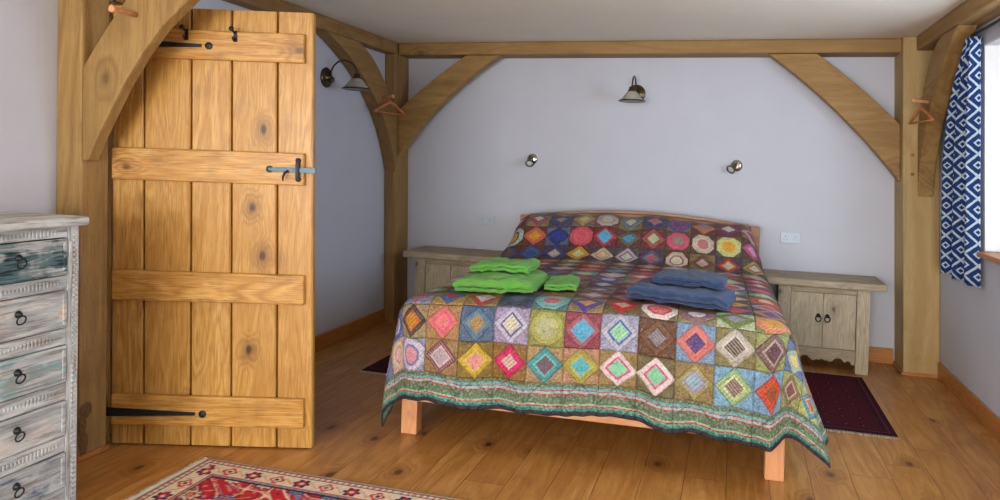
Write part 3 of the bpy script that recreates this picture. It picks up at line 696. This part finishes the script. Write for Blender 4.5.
so = quilt.modifiers.new('thick', 'SOLIDIFY'); so.thickness = 0.008; so.offset = 0.0
sb_ = quilt.modifiers.new('smooth', 'SUBSURF'); sb_.levels = 1; sb_.render_levels = 1
tag(quilt, 'multicoloured silk patchwork quilt of diamond squares with a striped green border, spread over the bed', 'quilt')
def top_z(x, y):
    x, y = bed_turn(x, y, -TURN)
    return quilt_pt(x-XC, y-3.315)[2]+0.006

# ------------------------------------------------------------------ folded towels
def towel_mat(name, a, b):
    t = NT(name, 0.95, spec=0.1); v = t.obj(); n = t.noise(v, 160, 3, 0.7); n2 = t.noise(v, 14, 3)
    t.base(t.mix(t.math('ADD', t.math('MULTIPLY', n, 0.6), t.math('MULTIPLY', n2, 0.4)), lin(a), lin(b))); t.p.inputs['Sheen Weight'].default_value = 0.3
    t.bump(t.math('ADD', n, t.math('MULTIPLY', n2, 2.5)), 1.0, 0.010); return t.m
TG = towel_mat('green terry', (62, 150, 36), (126, 206, 78)); TB = towel_mat('navy terry', (24, 46, 86), (54, 86, 134))
def towel(label, mat, cx, cy, w, d, passes, gap, rz, zoff, group, seed, sag=0.02):
    """terry towel folded zig-zag; folds face the foot of the bed"""
    rr = random.Random(seed); path = []; r = gap/2
    for p in range(passes):
        ya, yb = (-d/2, d/2) if p % 2 == 0 else (d/2, -d/2)
        if p == passes-1: yb *= 0.96
        if p == 0: ya *= 0.97
        ins = 0.004*p
        for k in range(17): path.append((ya+(yb-ya)*k/16*1.0, gap*(p+0.5), 0))
        if p < passes-1:
            sgn = 1 if yb > 0 else -1
            for k in (1, 2, 3): an = -PI/2+PI*k/4; path.append((yb+sgn*r*1.3*math.cos(an), gap*(p+1)+r*math.sin(an), 0))
    nxs = 44; vs = []; fs = []
    ca, sa = math.cos(rz), math.sin(rz)
    for i, (py, pz, _) in enumerate(path):
        for k in range(nxs+1):
            u = -1+2*k/nxs; x = u*w/2*(1+0.045*mnoise.noise(Vector((py*9, pz*70, seed))))
            yy = py+0.024*mnoise.noise(Vector((x*9, pz*40, seed+2)))+0.006*mnoise.noise(Vector((x*40, pz*60, seed+4)))
            wx, wy = cx+x*ca-yy*sa, cy+x*sa+yy*ca
            end = 1-0.35*abs(u)**6
            z = top_z(wx, wy)+zoff+pz*end+0.004+0.014*mnoise.noise(Vector((wx*13, wy*13, seed)))+0.009*mnoise.noise(Vector((wx*26+pz*9, wy*34, seed+1)))+0.0045*mnoise.noise(Vector((wx*80, wy*80, pz*60)))
            vs.append((wx, wy, z))
    m = nxs+1
    for i in range(len(path)-1):
        for k in range(nxs): fs.append((i*m+k, i*m+k+1, (i+1)*m+k+1, (i+1)*m+k))
    mb = MB(); mb.add(vs, fs, 0.5, True); org = (cx, cy, min(v[2] for v in vs))
    o = mb.build('folded_towel', mat, None, org)
    so = o.modifiers.new('pile', 'SOLIDIFY'); so.thickness = gap*0.90; so.offset = 0
    sb = o.modifiers.new('soft', 'SUBSURF'); sb.levels = 1; sb.render_levels = 1
    return tag(o, label, 'towel', group)
towel('thin lime green towel at the right end of the green pile, nearest the blue pile', TG, -0.880, 3.68, 0.17, 0.34, 2, 0.018, 0.16, 0.004, None, 3)
towel('large folded lime green towel at the bottom left of the green pile', TG, -1.185, 3.57, 0.42, 0.38, 3, 0.024, 0.05, 0.004, None, 5)
towel('small folded lime green towel on top of the green pile', TG, -1.205, 3.66, 0.33, 0.26, 2, 0.020, 0.03, 0.084, None, 5)
towel('large folded navy blue towel at the bottom of the blue pile', TB, -0.235, 3.60, 0.49, 0.36, 3, 0.023, -0.10, 0.009, None, 12)
towel('small folded navy blue towel on top of the blue pile', TB, -0.200, 3.66, 0.35, 0.28, 2, 0.020, -0.03, 0.086, None, 12)

# ------------------------------------------------------------------ bedside cabinets
def cabinet():
    w, wb, d = 0.81, 0.613, 0.42; Z = 0.640
    t = thing('bedside_cabinet', 'weathered grey wooden bedside cabinet with two iron pulls, right of the bed', 'cabinet')
    m = MB().box(-w/2, w/2, 0, d, Z-0.050, Z); m.build('top_slab', M['grey_x'], t, bevel=0.008)
    MB().box(-wb/2+0.01, wb/2-0.01, 0.07, d-0.015, 0.10, Z-0.052).build('carcass', M['grey_z'], t)
    for sx in (-1, 1):
        x0, x1 = sorted((sx*wb/2, sx*(wb/2-0.086)))
        MB().box(x0, x1, 0.035, 0.085, 0, Z-0.051).build('leg', M['grey_z'], t, bevel=0.005)
        MB().box(x0, x1, d-0.06, d-0.012, 0, 0.10).build('leg', M['grey_z'], t, bevel=0.005)
    MB().box(-wb/2+0.087, wb/2-0.087, 0.045, 0.069, 0.548, Z-0.052).build('upper_rail', M['grey_x'], t, bevel=0.003)
    # scalloped apron
    hw = wb/2-0.087; pts = []; N = 40
    for i in range(N+1):
        u = -1+2*i/N; x = u*hw; a = abs(u)
        z = 0.098-0.0*a
        z = 0.085+0.018*math.cos(a*PI*4)*(1 if a < 0.75 else 0.2) - (0.03 if a > 0.86 else 0)-0.020*(a < 0.12)
        pts.append((x, z))
    pts = pts+[(hw, 0.158), (-hw, 0.158)]
    MB().prism(pts, 1, 0.045, 0.069).build('apron', M['grey_x'], t, bevel=0.003)
    for sx in (-1, 1):
        x0, x1 = sorted((sx*0.0015, sx*(hw-0.002)))
        dr = MB().box(x0, x1, 0.050, 0.0695, 0.161, 0.545).build('door', M['grey_z'], t, bevel=0.003)
        hx = sx*0.030; hz = 0.372
        h = MB(); h.lathe([(0.015, 0), (0.014, 0.003), (0.006, 0.006), (0.005, 0.014), (0.0001, 0.016)], (hx, 0.050, hz+0.014), (0, -1, 0), 14)
        h.tube([(hx+0.018*math.sin(a), 0.040, hz-0.006+0.021*math.cos(a)) for a in [2*PI*q/20 for q in range(20)]], 0.0045, 8, closed=True)
        h.build('pull', M['iron'], dr)
    return t
cr = cabinet(); cr.location = (0.637, 5.225, 0)
cl = dup(cr); cl.location = (-2.195, 5.225, 0); cl['label'] = 'weathered grey wooden bedside cabinet left of the bed, half hidden behind the green towels'

# ------------------------------------------------------------------ rugs
def persian():
    X0, X1, Y0, Y1 = -2.262, -0.362, 1.40, 2.690; st = 0.006
    nxx = int((X1-X0)/st)+1; nyy = int((Y1-Y0)/st)+1
    xs = np.linspace(X0, X1, nxx); ys = np.linspace(Y0, Y1, nyy); XX, YY = np.meshgrid(xs, ys)
    u = XX-(X0+X1)/2; v = YY-(Y0+Y1)/2; hx, hy = (X1-X0)/2, (Y1-Y0)/2
    dx = hx-np.abs(u); dy = hy-np.abs(v); d = np.minimum(dx, dy)
    c = np.zeros(XX.shape+(3,)); L = lambda q: np.array(lin(q)[:3])
    red, navy, ivory, blue, pink, gold, green = map(L, ((196, 44, 54), (34, 38, 84), (222, 208, 180), (106, 140, 176), (214, 130, 120), (196, 150, 90), (92, 120, 100)))
    c[:] = red
    def put(m, col): c[m] = col
    # field: mirrored scrolling vines and blossoms
    au, av = np.abs(u), np.abs(v)
    f1 = np.sin(au*34+2.2*np.sin(av*21))+np.sin(av*37+2.0*np.cos(au*19)); f2 = np.sin(au*53+1.7*np.sin(av*47+1))*np.cos(av*59+1.3*np.cos(au*31))
    put(np.abs(f1) < 0.16, ivory); put(np.abs(f1-0.9) < 0.13, navy); put(np.abs(f1+0.9) < 0.12, blue)
    put(f2 > 0.80, gold); put((f2 < -0.82), pink)
    for cx in np.arange(0.0, 0.9, 0.155):
        for cy in np.arange(0.0, 0.6, 0.17):
            ox = 0.0775 if int(round(cy/0.17)) % 2 else 0.0
            r = np.hypot(au-cx-ox, (av-cy)*1.1); th = np.arctan2(av-cy, au-cx-ox); R = 0.046*(1+0.22*np.cos(8*th))
            put(r < R, navy); put(r < R*0.82, ivory if (int(cx*100)+int(cy*100)) % 2 else blue); put(r < R*0.52, red); put(r < R*0.28, gold)
    # medallion
    r = np.hypot(u/1.5, v); th = np.arctan2(v, u/1.5); R = 0.27*(1+0.08*np.cos(12*th))
    put((r < R) & (r > R*0.93), ivory); put(r < R*0.93, navy); put((r < R*0.93) & (np.abs(f1) < 0.25), gold); put((r < R*0.45), red); put((r < R*0.45) & (np.abs(f2) < 0.2), ivory)
    # border
    bd = 0.150
    m = d < bd; put(m, ivory)
    run = np.where(dx < dy, v, u)   # distance along the side
    k = 0.118; ph = (run+50*k) % k-k/2; idx = np.floor((run+50*k)/k).astype(int); md = d-0.084
    rr = np.hypot(ph, md); th = np.arctan2(md, ph)
    a = m & (idx % 2 == 0); Rr = 0.034*(1+0.18*np.cos(6*th)); put(a & (rr < Rr), navy); put(a & (rr < Rr*0.66), red); put(a & (rr < Rr*0.3), ivory)
    a = m & (idx % 2 == 1); Rr = 0.030*(1+0.20*np.cos(4*th)); put(a & (rr < Rr), red); put(a & (rr < Rr*0.62), ivory); put(a & (rr < Rr*0.34), navy)
    vine = np.abs(md-0.020*np.sin(run*2*np.pi/k)) < 0.0035; put(m & vine & (rr > 0.036), pink)
    put((d < bd) & (d > bd-0.008), navy); put((d < bd-0.008) & (d > bd-0.022), gold); put((d < bd-0.008) & (d > bd-0.022) & ((run*60).astype(int) % 2 == 0), blue)
    put((d < bd-0.022) & (d > bd-0.028), red)
    put(d < 0.040, navy); put(d < 0.034, pink); put((d < 0.034) & ((run*70).astype(int) % 2 == 0), ivory); put(d < 0.018, navy); put(d < 0.012, L((176, 168, 150)))
    rs = np.random.RandomState(4); c *= (0.86+0.28*rs.rand(*XX.shape))[..., None]; c = np.clip(c, 0, 1)
    z = 0.010+0*XX
    vs = [(float(a_)-(X0+X1)/2, float(b_)-(Y0+Y1)/2, 0.010) for a_, b_ in zip(XX.ravel(), YY.ravel())]
    idx2 = np.arange(nxx*nyy).reshape(nyy, nxx)
    fs = np.stack([idx2[:-1, :-1], idx2[:-1, 1:], idx2[1:, 1:], idx2[1:, :-1]], -1).reshape(-1, 4).tolist()
    me = bpy.data.meshes.new('pile'); me.from_pydata(vs, [], fs); me.update()
    at = me.attributes.new('knot', 'FLOAT_COLOR', 'POINT'); at.data.foreach_set('color', np.concatenate([c.reshape(-1, 3), np.ones((nxx*nyy, 1))], 1).ravel().astype(float))
    t = NT('knotted wool', 0.9, spec=0.15); t.base(t.attr('knot', 'Color')); t.bump(t.noise(t.obj(), 400, 2), 0.6, 0.003); me.materials.append(t.m)
    root = thing('persian_rug', 'red Persian rug with ivory border and white fringe in front of the open door', 'rug', ((X0+X1)/2, (Y0+Y1)/2, 0))
    o = bpy.data.objects.new('pile', me); COL.objects.link(o); o.parent = root
    so = o.modifiers.new('thick', 'SOLIDIFY'); so.thickness = 0.009; so.offset = -1
    fm = plain('cream wool fringe', (214, 206, 188), 0.95, 0, 0.1, 80)
    for sx, xe in ((-1, -hx), (1, hx)):
        f = MB(); rr_ = random.Random(5); y = -hy
        while y < hy:
            l = 0.028+rr_.random()*0.012; dy_ = (rr_.random()-0.5)*0.016
            f.tube([(xe, y, 0.006), (xe+sx*l*0.5, y+dy_*0.4, 0.006), (xe+sx*l, y+dy_, 0.0045)], [0.0032, 0.0038, 0.003], 5); y += 0.0075
        fo = f.build('fringe', fm, root)
persian()
def runner_mat():
    t = NT('dark red tribal wool', 0.92, spec=0.12); v = t.obj(); sep = t.node('ShaderNodeSeparateXYZ'); t.link(v, sep.inputs[0])
    ax = t.math('ABSOLUTE', sep.outputs[0]); ay = t.math('ABSOLUTE', sep.outputs[1])
    ux = t.math('ABSOLUTE', t.math('SUBTRACT', t.math('FRACT', t.math('MULTIPLY', sep.outputs[0], 11)), 0.5)); uy = t.math('ABSOLUTE', t.math('SUBTRACT', t.math('FRACT', t.math('MULTIPLY', sep.outputs[1], 8)), 0.5))
    d = t.math('ADD', ux, uy); m = t.math('COMPARE', d, 0.22, 0.05); c = t.mix(m, lin((74, 22, 34)), lin((44, 20, 34)))
    c = t.mix(t.math('LESS_THAN', d, 0.07), c, lin((140, 84, 70)))
    n = t.noise(v, 120, 2); c = t.mix(t.math('MULTIPLY', n, 0.4), c, lin((50, 18, 28)))
    e = t.math('MAXIMUM', t.math('SUBTRACT', ax, 0.225), t.math('SUBTRACT', ay, 0.475))
    c = t.mix(t.math('GREATER_THAN', e, 0.0), c, lin((50, 20, 36)))
    c = t.mix(t.math('MULTIPLY', t.math('COMPARE', e, 0.03, 0.006), 0.5), c, lin((120, 50, 50)))
    t.base(c); t.bump(n, 0.5, 0.003); return t.m
rm = runner_mat(); fm2 = plain('pale fringe', (186, 172, 150), 0.95, 0, 0.15, 80)
def runner(label, cx, cy, w, l):
    root = thing('bedside_rug', label, 'rug', (cx, cy, 0)); m = MB(); n = 14
    m.box(-w/2, w/2, -l/2, l/2, 0.001, 0.009).build('pile', rm, root, bevel=0.002)
    for s in (-1, 1):
        f = MB(); rr_ = random.Random(8); x = -w/2
        while x < w/2:
            L = 0.022+rr_.random()*0.012; f.tube([(x, s*l/2, 0.006), (x+(rr_.random()-0.5)*0.01, s*(l/2+L), 0.004)], 0.003, 5); x += 0.008
        f.build('fringe', fm2, root)
    return root
runner('dark red bedside rug with pale fringe on the right of the bed', 0.60, 4.62, 0.58, 1.10)
runner('dark red bedside rug peeping out at the left side of the bed, beyond the door', -2.02, 4.66, 0.58, 1.10)

# ------------------------------------------------------------------ curtain and its rail
def curtain_mat():
    t = NT('navy ikat cotton', 0.85, spec=0.2); sep = t.node('ShaderNodeSeparateXYZ'); t.link(t.uv(), sep.inputs[0])
    def tri(s, k, off=0.0): return t.math('ABSOLUTE', t.math('SUBTRACT', t.math('FRACT', t.math('ADD', t.math('MULTIPLY', s, k), off)), 0.5))
    u, v = sep.outputs[0], sep.outputs[1]
    jit = t.math('MULTIPLY', t.math('SUBTRACT', t.noise(t.uv(), 60, 2), 0.5), 0.07)
    d = t.math('ADD', t.math('ADD', tri(u, 1/0.132), tri(v, 1/0.128)), jit)
    dd = t.math('MINIMUM', d, t.math('SUBTRACT', 1.0, d))
    blue, wh = lin((24, 54, 108)), lin((180, 196, 210))
    c = t.ramp(dd, [(0.0, blue), (0.10, wh), (0.19, blue), (0.43, wh)], 'CONSTANT')
    t.base(c); t.bump(t.noise(t.uv(), 500, 2), 0.2, 0.002); return t.m
c0, c1 = (1.38, 5.08), (1.38, 4.46); nseg = 120; nz = 30; cvs = []; cfs = []; arc = [0.0]; pts = []
for i in range(nseg+1):
    f = i/nseg; y = c0[1]+(c1[1]-c0[1])*f; ph = f*3.0*2*PI+0.6
    pts.append((1.386+0.030*math.sin(ph), y+0.012*math.cos(ph)))
for i in range(nseg): arc.append(arc[-1]+math.hypot(pts[i+1][0]-pts[i][0], pts[i+1][1]-pts[i][1]))
for j in range(nz+1):
    z = 0.775+(2.205-0.775)*j/nz; g = 1-j/nz
    for i in range(nseg+1):
        x, y = pts[i]; a = 1.15+0.15*g; xm = 1.376
        ym = float(np.interp(z, [0.775, 1.5, 1.8, 2.0, 2.1, 2.205], [5.19, 5.15, 5.03, 4.83, 4.69, 4.56]))
        y = 4.445+(y-4.45)/(5.08-4.45)*(ym-4.445)
        cvs.append((xm+(x-1.386)*a, y+0.004*math.sin(z*7+i*0.2), z))
for j in range(nz):
    for i in range(nseg): q = j*(nseg+1)+i; cfs.append((q, q+1, q+nseg+2, q+nseg+1))
cm = MB(); cm.add(cvs, cfs, 0.5, True); cm.lean(0.030); corg = (1.36, 4.76, 0.775)  # curtain sheared sideways like the walls, so it looks vertical in view
cur = cm.build('curtain', curtain_mat(), None, corg)
ul = cur.data.uv_layers.new(name='cloth')
for p in cur.data.polygons:
    for li in p.loop_indices:
        vi = cur.data.loops[li].vertex_index; ul.data[li].uv = (arc[vi % (nseg+1)], cvs[vi][2])
so = cur.modifiers.new('thick', 'SOLIDIFY'); so.thickness = 0.003
tag(cur, 'navy blue and white diamond patterned curtain hanging gathered beside the right window', 'curtain')
rl = MB().tube([(1.305, 4.53, 2.222), (1.305, 2.2, 2.222)], 0.009, 12)
for yy in (3.9, 2.3): rl.box(1.30, XR-SHEAR*2.2, yy-0.008, yy+0.008, 2.208, 2.222)
tag(rl.build('curtain_pole', M['iron'], None, (1.29, 3.6, 2.215)), 'black iron curtain pole under the right hand oak beam', 'curtain pole')

# ------------------------------------------------------------------ wall lamps with glass bell shades
def wall_lamp():
    """local: wall plane y=0, lamp reaches out along -y"""
    t = thing('wall_lamp', 'x', 'lamp')
    MB().lathe([(0.072, 0), (0.074, 0.006), (0.064, 0.013), (0.050, 0.015), (0.040, 0.024), (0.020, 0.028), (0.018, 0.036), (0.0001, 0.040)], (0, 0, 0), (0, -1, 0), 28).build('wall_plate', M['bronze'], t)
    pts = [(0, -0.030, 0.0), (0, -0.040, 0.045), (0, -0.060, 0.085), (0, -0.095, 0.115), (0, -0.145, 0.126), (0, -0.205, 0.108), (0, -0.240, 0.070), (0, -0.250, 0.030)]
    MB().tube(pts, 0.0065, 10).build('arm', M['bronze'], t)
    sc = MB().tube([(0, -0.036-0.022*math.sin(a)*(1-a/12), -0.018-0.0+0.020*(1-a/12)*math.cos(a)) for a in [q*0.35 for q in range(22)]], 0.0045, 8); sc.move((0, -0.012, 0)).build('scroll', M['bronze'], t)
    MB().lathe([(0.010, 0.034), (0.024, 0.026), (0.027, 0.004), (0.034, -0.004), (0.030, -0.012)], (0, -0.250, 0), (0, 0, 1), 24).build('gallery', M['bronze'], t)
    sh = MB().lathe([(0.030, -0.006), (0.040, -0.014), (0.056, -0.034), (0.074, -0.058), (0.094, -0.076), (0.0925, -0.077), (0.072, -0.060), (0.054, -0.036), (0.038, -0.016), (0.028, -0.008)], (0, -0.250, 0), (0, 0, 1), 48, wave=0.012).build('lamp_shade', M['glass_shade'], t)
    MB().lathe([(0.092, -0.073), (0.104, -0.079), (0.106, -0.084), (0.100, -0.087), (0.090, -0.083)], (0, -0.250, 0), (0, 0, 1), 48).build('shade_rim', M['bronze'], sh)
    MB().lathe([(0.0001, -0.070), (0.014, -0.066), (0.020, -0.050), (0.017, -0.030), (0.012, -0.012)], (0, -0.250, 0), (0, 0, 1), 18).build('bulb', M['lens'], t)
    return t
l1 = wall_lamp(); l1.location = (-0.795, YB, 1.985); l1['label'] = 'brass wall lamp with bell glass shade, high on the wall above the bed'
l1.location.x += 0.0
l2 = dup(l1); l2.location = (XL-SHEAR*1.96+0.001, 4.527, 1.965); l2.rotation_euler = (0, 0, PI/2); l2['label'] = 'brass wall lamp with bell glass shade on the left wall, beside the open door'
for l in (l1, l2): l['group'] = 'bell shade wall lamps'
def spot(label, loc, aim, mirror):
    t = thing('reading_light', label, 'lamp', loc, 0, 'reading spots over the bed')
    MB().lathe([(0.044, 0), (0.046, 0.004), (0.038, 0.012), (0.020, 0.016), (0.0001, 0.017)], (0, 0, 0), (0, -1, 0), 28).build('wall_plate', M['chrome'], t)
    MB().tube([(0, -0.012, 0), (mirror*0.010, -0.030, -0.004), (mirror*0.022, -0.048, -0.010)], 0.007, 10).build('knuckle', M['bronze'], t)
    h0 = Vector((mirror*0.022, -0.052, -0.008)); a = Vector(aim).normalized()
    hd = MB().lathe([(0.010, -0.030), (0.018, -0.026), (0.020, 0.0), (0.024, 0.020), (0.036, 0.040), (0.036, 0.046), (0.032, 0.046), (0.030, 0.040)], h0, a, 24).build('lamp_head', M['bronze'], t)
    MB().lathe([(0.031, 0.0), (0.020, 0.005), (0.0001, 0.007)], h0+a*0.040, a, 24).build('lens', M['lens'], hd)
    MB().tube([h0-a*0.026, h0-a*0.045+Vector((0, 0, 0.006))], [0.004, 0.005], 8).build('switch_knob', M['bronze'], hd)
spot('small swivel reading spotlight on the wall over the left side of the bed', (-1.655, YB, 1.425), (0.15, -0.62, -0.62), -0.4)
spot('small swivel reading spotlight on the wall over the right side of the bed', (0.012, YB, 1.428), (-0.50, -0.62, -0.55), -1.0)
# ------------------------------------------------------------------ sockets
def socket(label, x, z):
    t = thing('wall_socket', label, 'socket', (x, YB, z), 0, 'double sockets on the back wall')
    MB().box(-0.073, 0.073, -0.010, 0, -0.043, 0.043).build('faceplate', M['white_plastic'], t, bevel=0.004)
    for sx in (-0.036, 0.036):
        m = MB()
        m.box(sx-0.003, sx+0.003, -0.0105, -0.009, 0.004, 0.014)
        for q in (-0.011, 0.011): m.box(sx+q-0.0035, sx+q+0.0035, -0.0105, -0.009, -0.016, -0.012)
        m.build('outlet', M['dark_slot'], t)
    for sx in (-0.012, 0.012): MB().box(sx-0.007, sx+0.007, -0.013, -0.0095, 0.018, 0.032).build('switch', M['white_plastic'], t, bevel=0.001)
socket('white double socket on the back wall left of the headboard, above the left cabinet', -2.045, 0.893)
socket('white double socket on the back wall right of the headboard, above the right cabinet', 0.43, 0.889)
socket('white double socket low on the back wall just right of the right cabinet', 1.08, 0.555)

# ------------------------------------------------------------------ pegs and coat hangers
def peg(label, x, y, z, L=0.115):
    m = MB().lathe([(0.012, 0), (0.012, L-0.02), (0.017, L-0.012), (0.017, L-0.003), (0.012, L)], (x, y, z), (0, -1, 0.12), 16)
    tag(m.build('coat_peg', M['bed_x'], None, (x, y, z)), label, 'peg')
def peg(label, base, direction, L=0.115):
    m = MB().lathe([(0.011, -0.0), (0.011, L-0.02), (0.016, L-0.012), (0.016, L-0.003), (0.011, L)], base, direction, 16)
    tag(m.build('coat_peg', M['bed_x'], None, base), label, 'peg')
peg('pale wooden coat peg on the arched brace at the top left', (-2.555, 2.501, 1.982), (-0.05, -1, 0.02), 0.125)
peg('wooden coat peg on the left wall\'s arched brace, carrying a coat hanger', (-2.795, 5.165, 1.885), (1, 0, 0.10), 0.10)
peg('wooden coat peg on the right wall\'s arched brace, carrying a coat hanger', (1.222, 5.085, 1.888), (-1, 0, 0.10), 0.10)
def hanger(label, hook, rz, tilt=0.0):
    """local origin at the inside top of the hook"""
    t = thing('coat_hanger', label, 'coat hanger', hook, rz, 'wooden coat hangers'); t.rotation_euler = (0, tilt, rz)
    hk = MB().tube([(0.016*math.cos(a), 0, -0.014+0.018*math.sin(a)) for a in [math.radians(d) for d in range(150, -60, -15)]]+[(0.004, 0, -0.036), (0, 0, -0.045), (0, 0, -0.060)], 0.0024, 8)
    hk.build('hook', M['chrome'], t)
    prof_ = []
    for i in range(17):
        u = -1+2*i/16; prof_.append((u*0.205, -0.055-0.095*abs(u)**1.15))
    low_ = [(x*0.985, z-0.024*(1-0.45*abs(x)/0.205)) for x, z in prof_[::-1]]
    MB().prism(prof_+low_, 1, -0.007, 0.007).build('shoulder', M['hanger'], t, bevel=0.004)
    MB().tube([(-0.195, 0, -0.156), (0.195, 0, -0.156)], 0.0055, 8).build('bar', M['hanger'], t)
hanger('wooden coat hanger on the peg beside the left corner post', (-2.722, 5.165, 1.913), math.radians(80))
hanger('wooden coat hanger on the peg beside the right corner post, near the curtain', (1.180, 5.085, 1.913), math.radians(97))
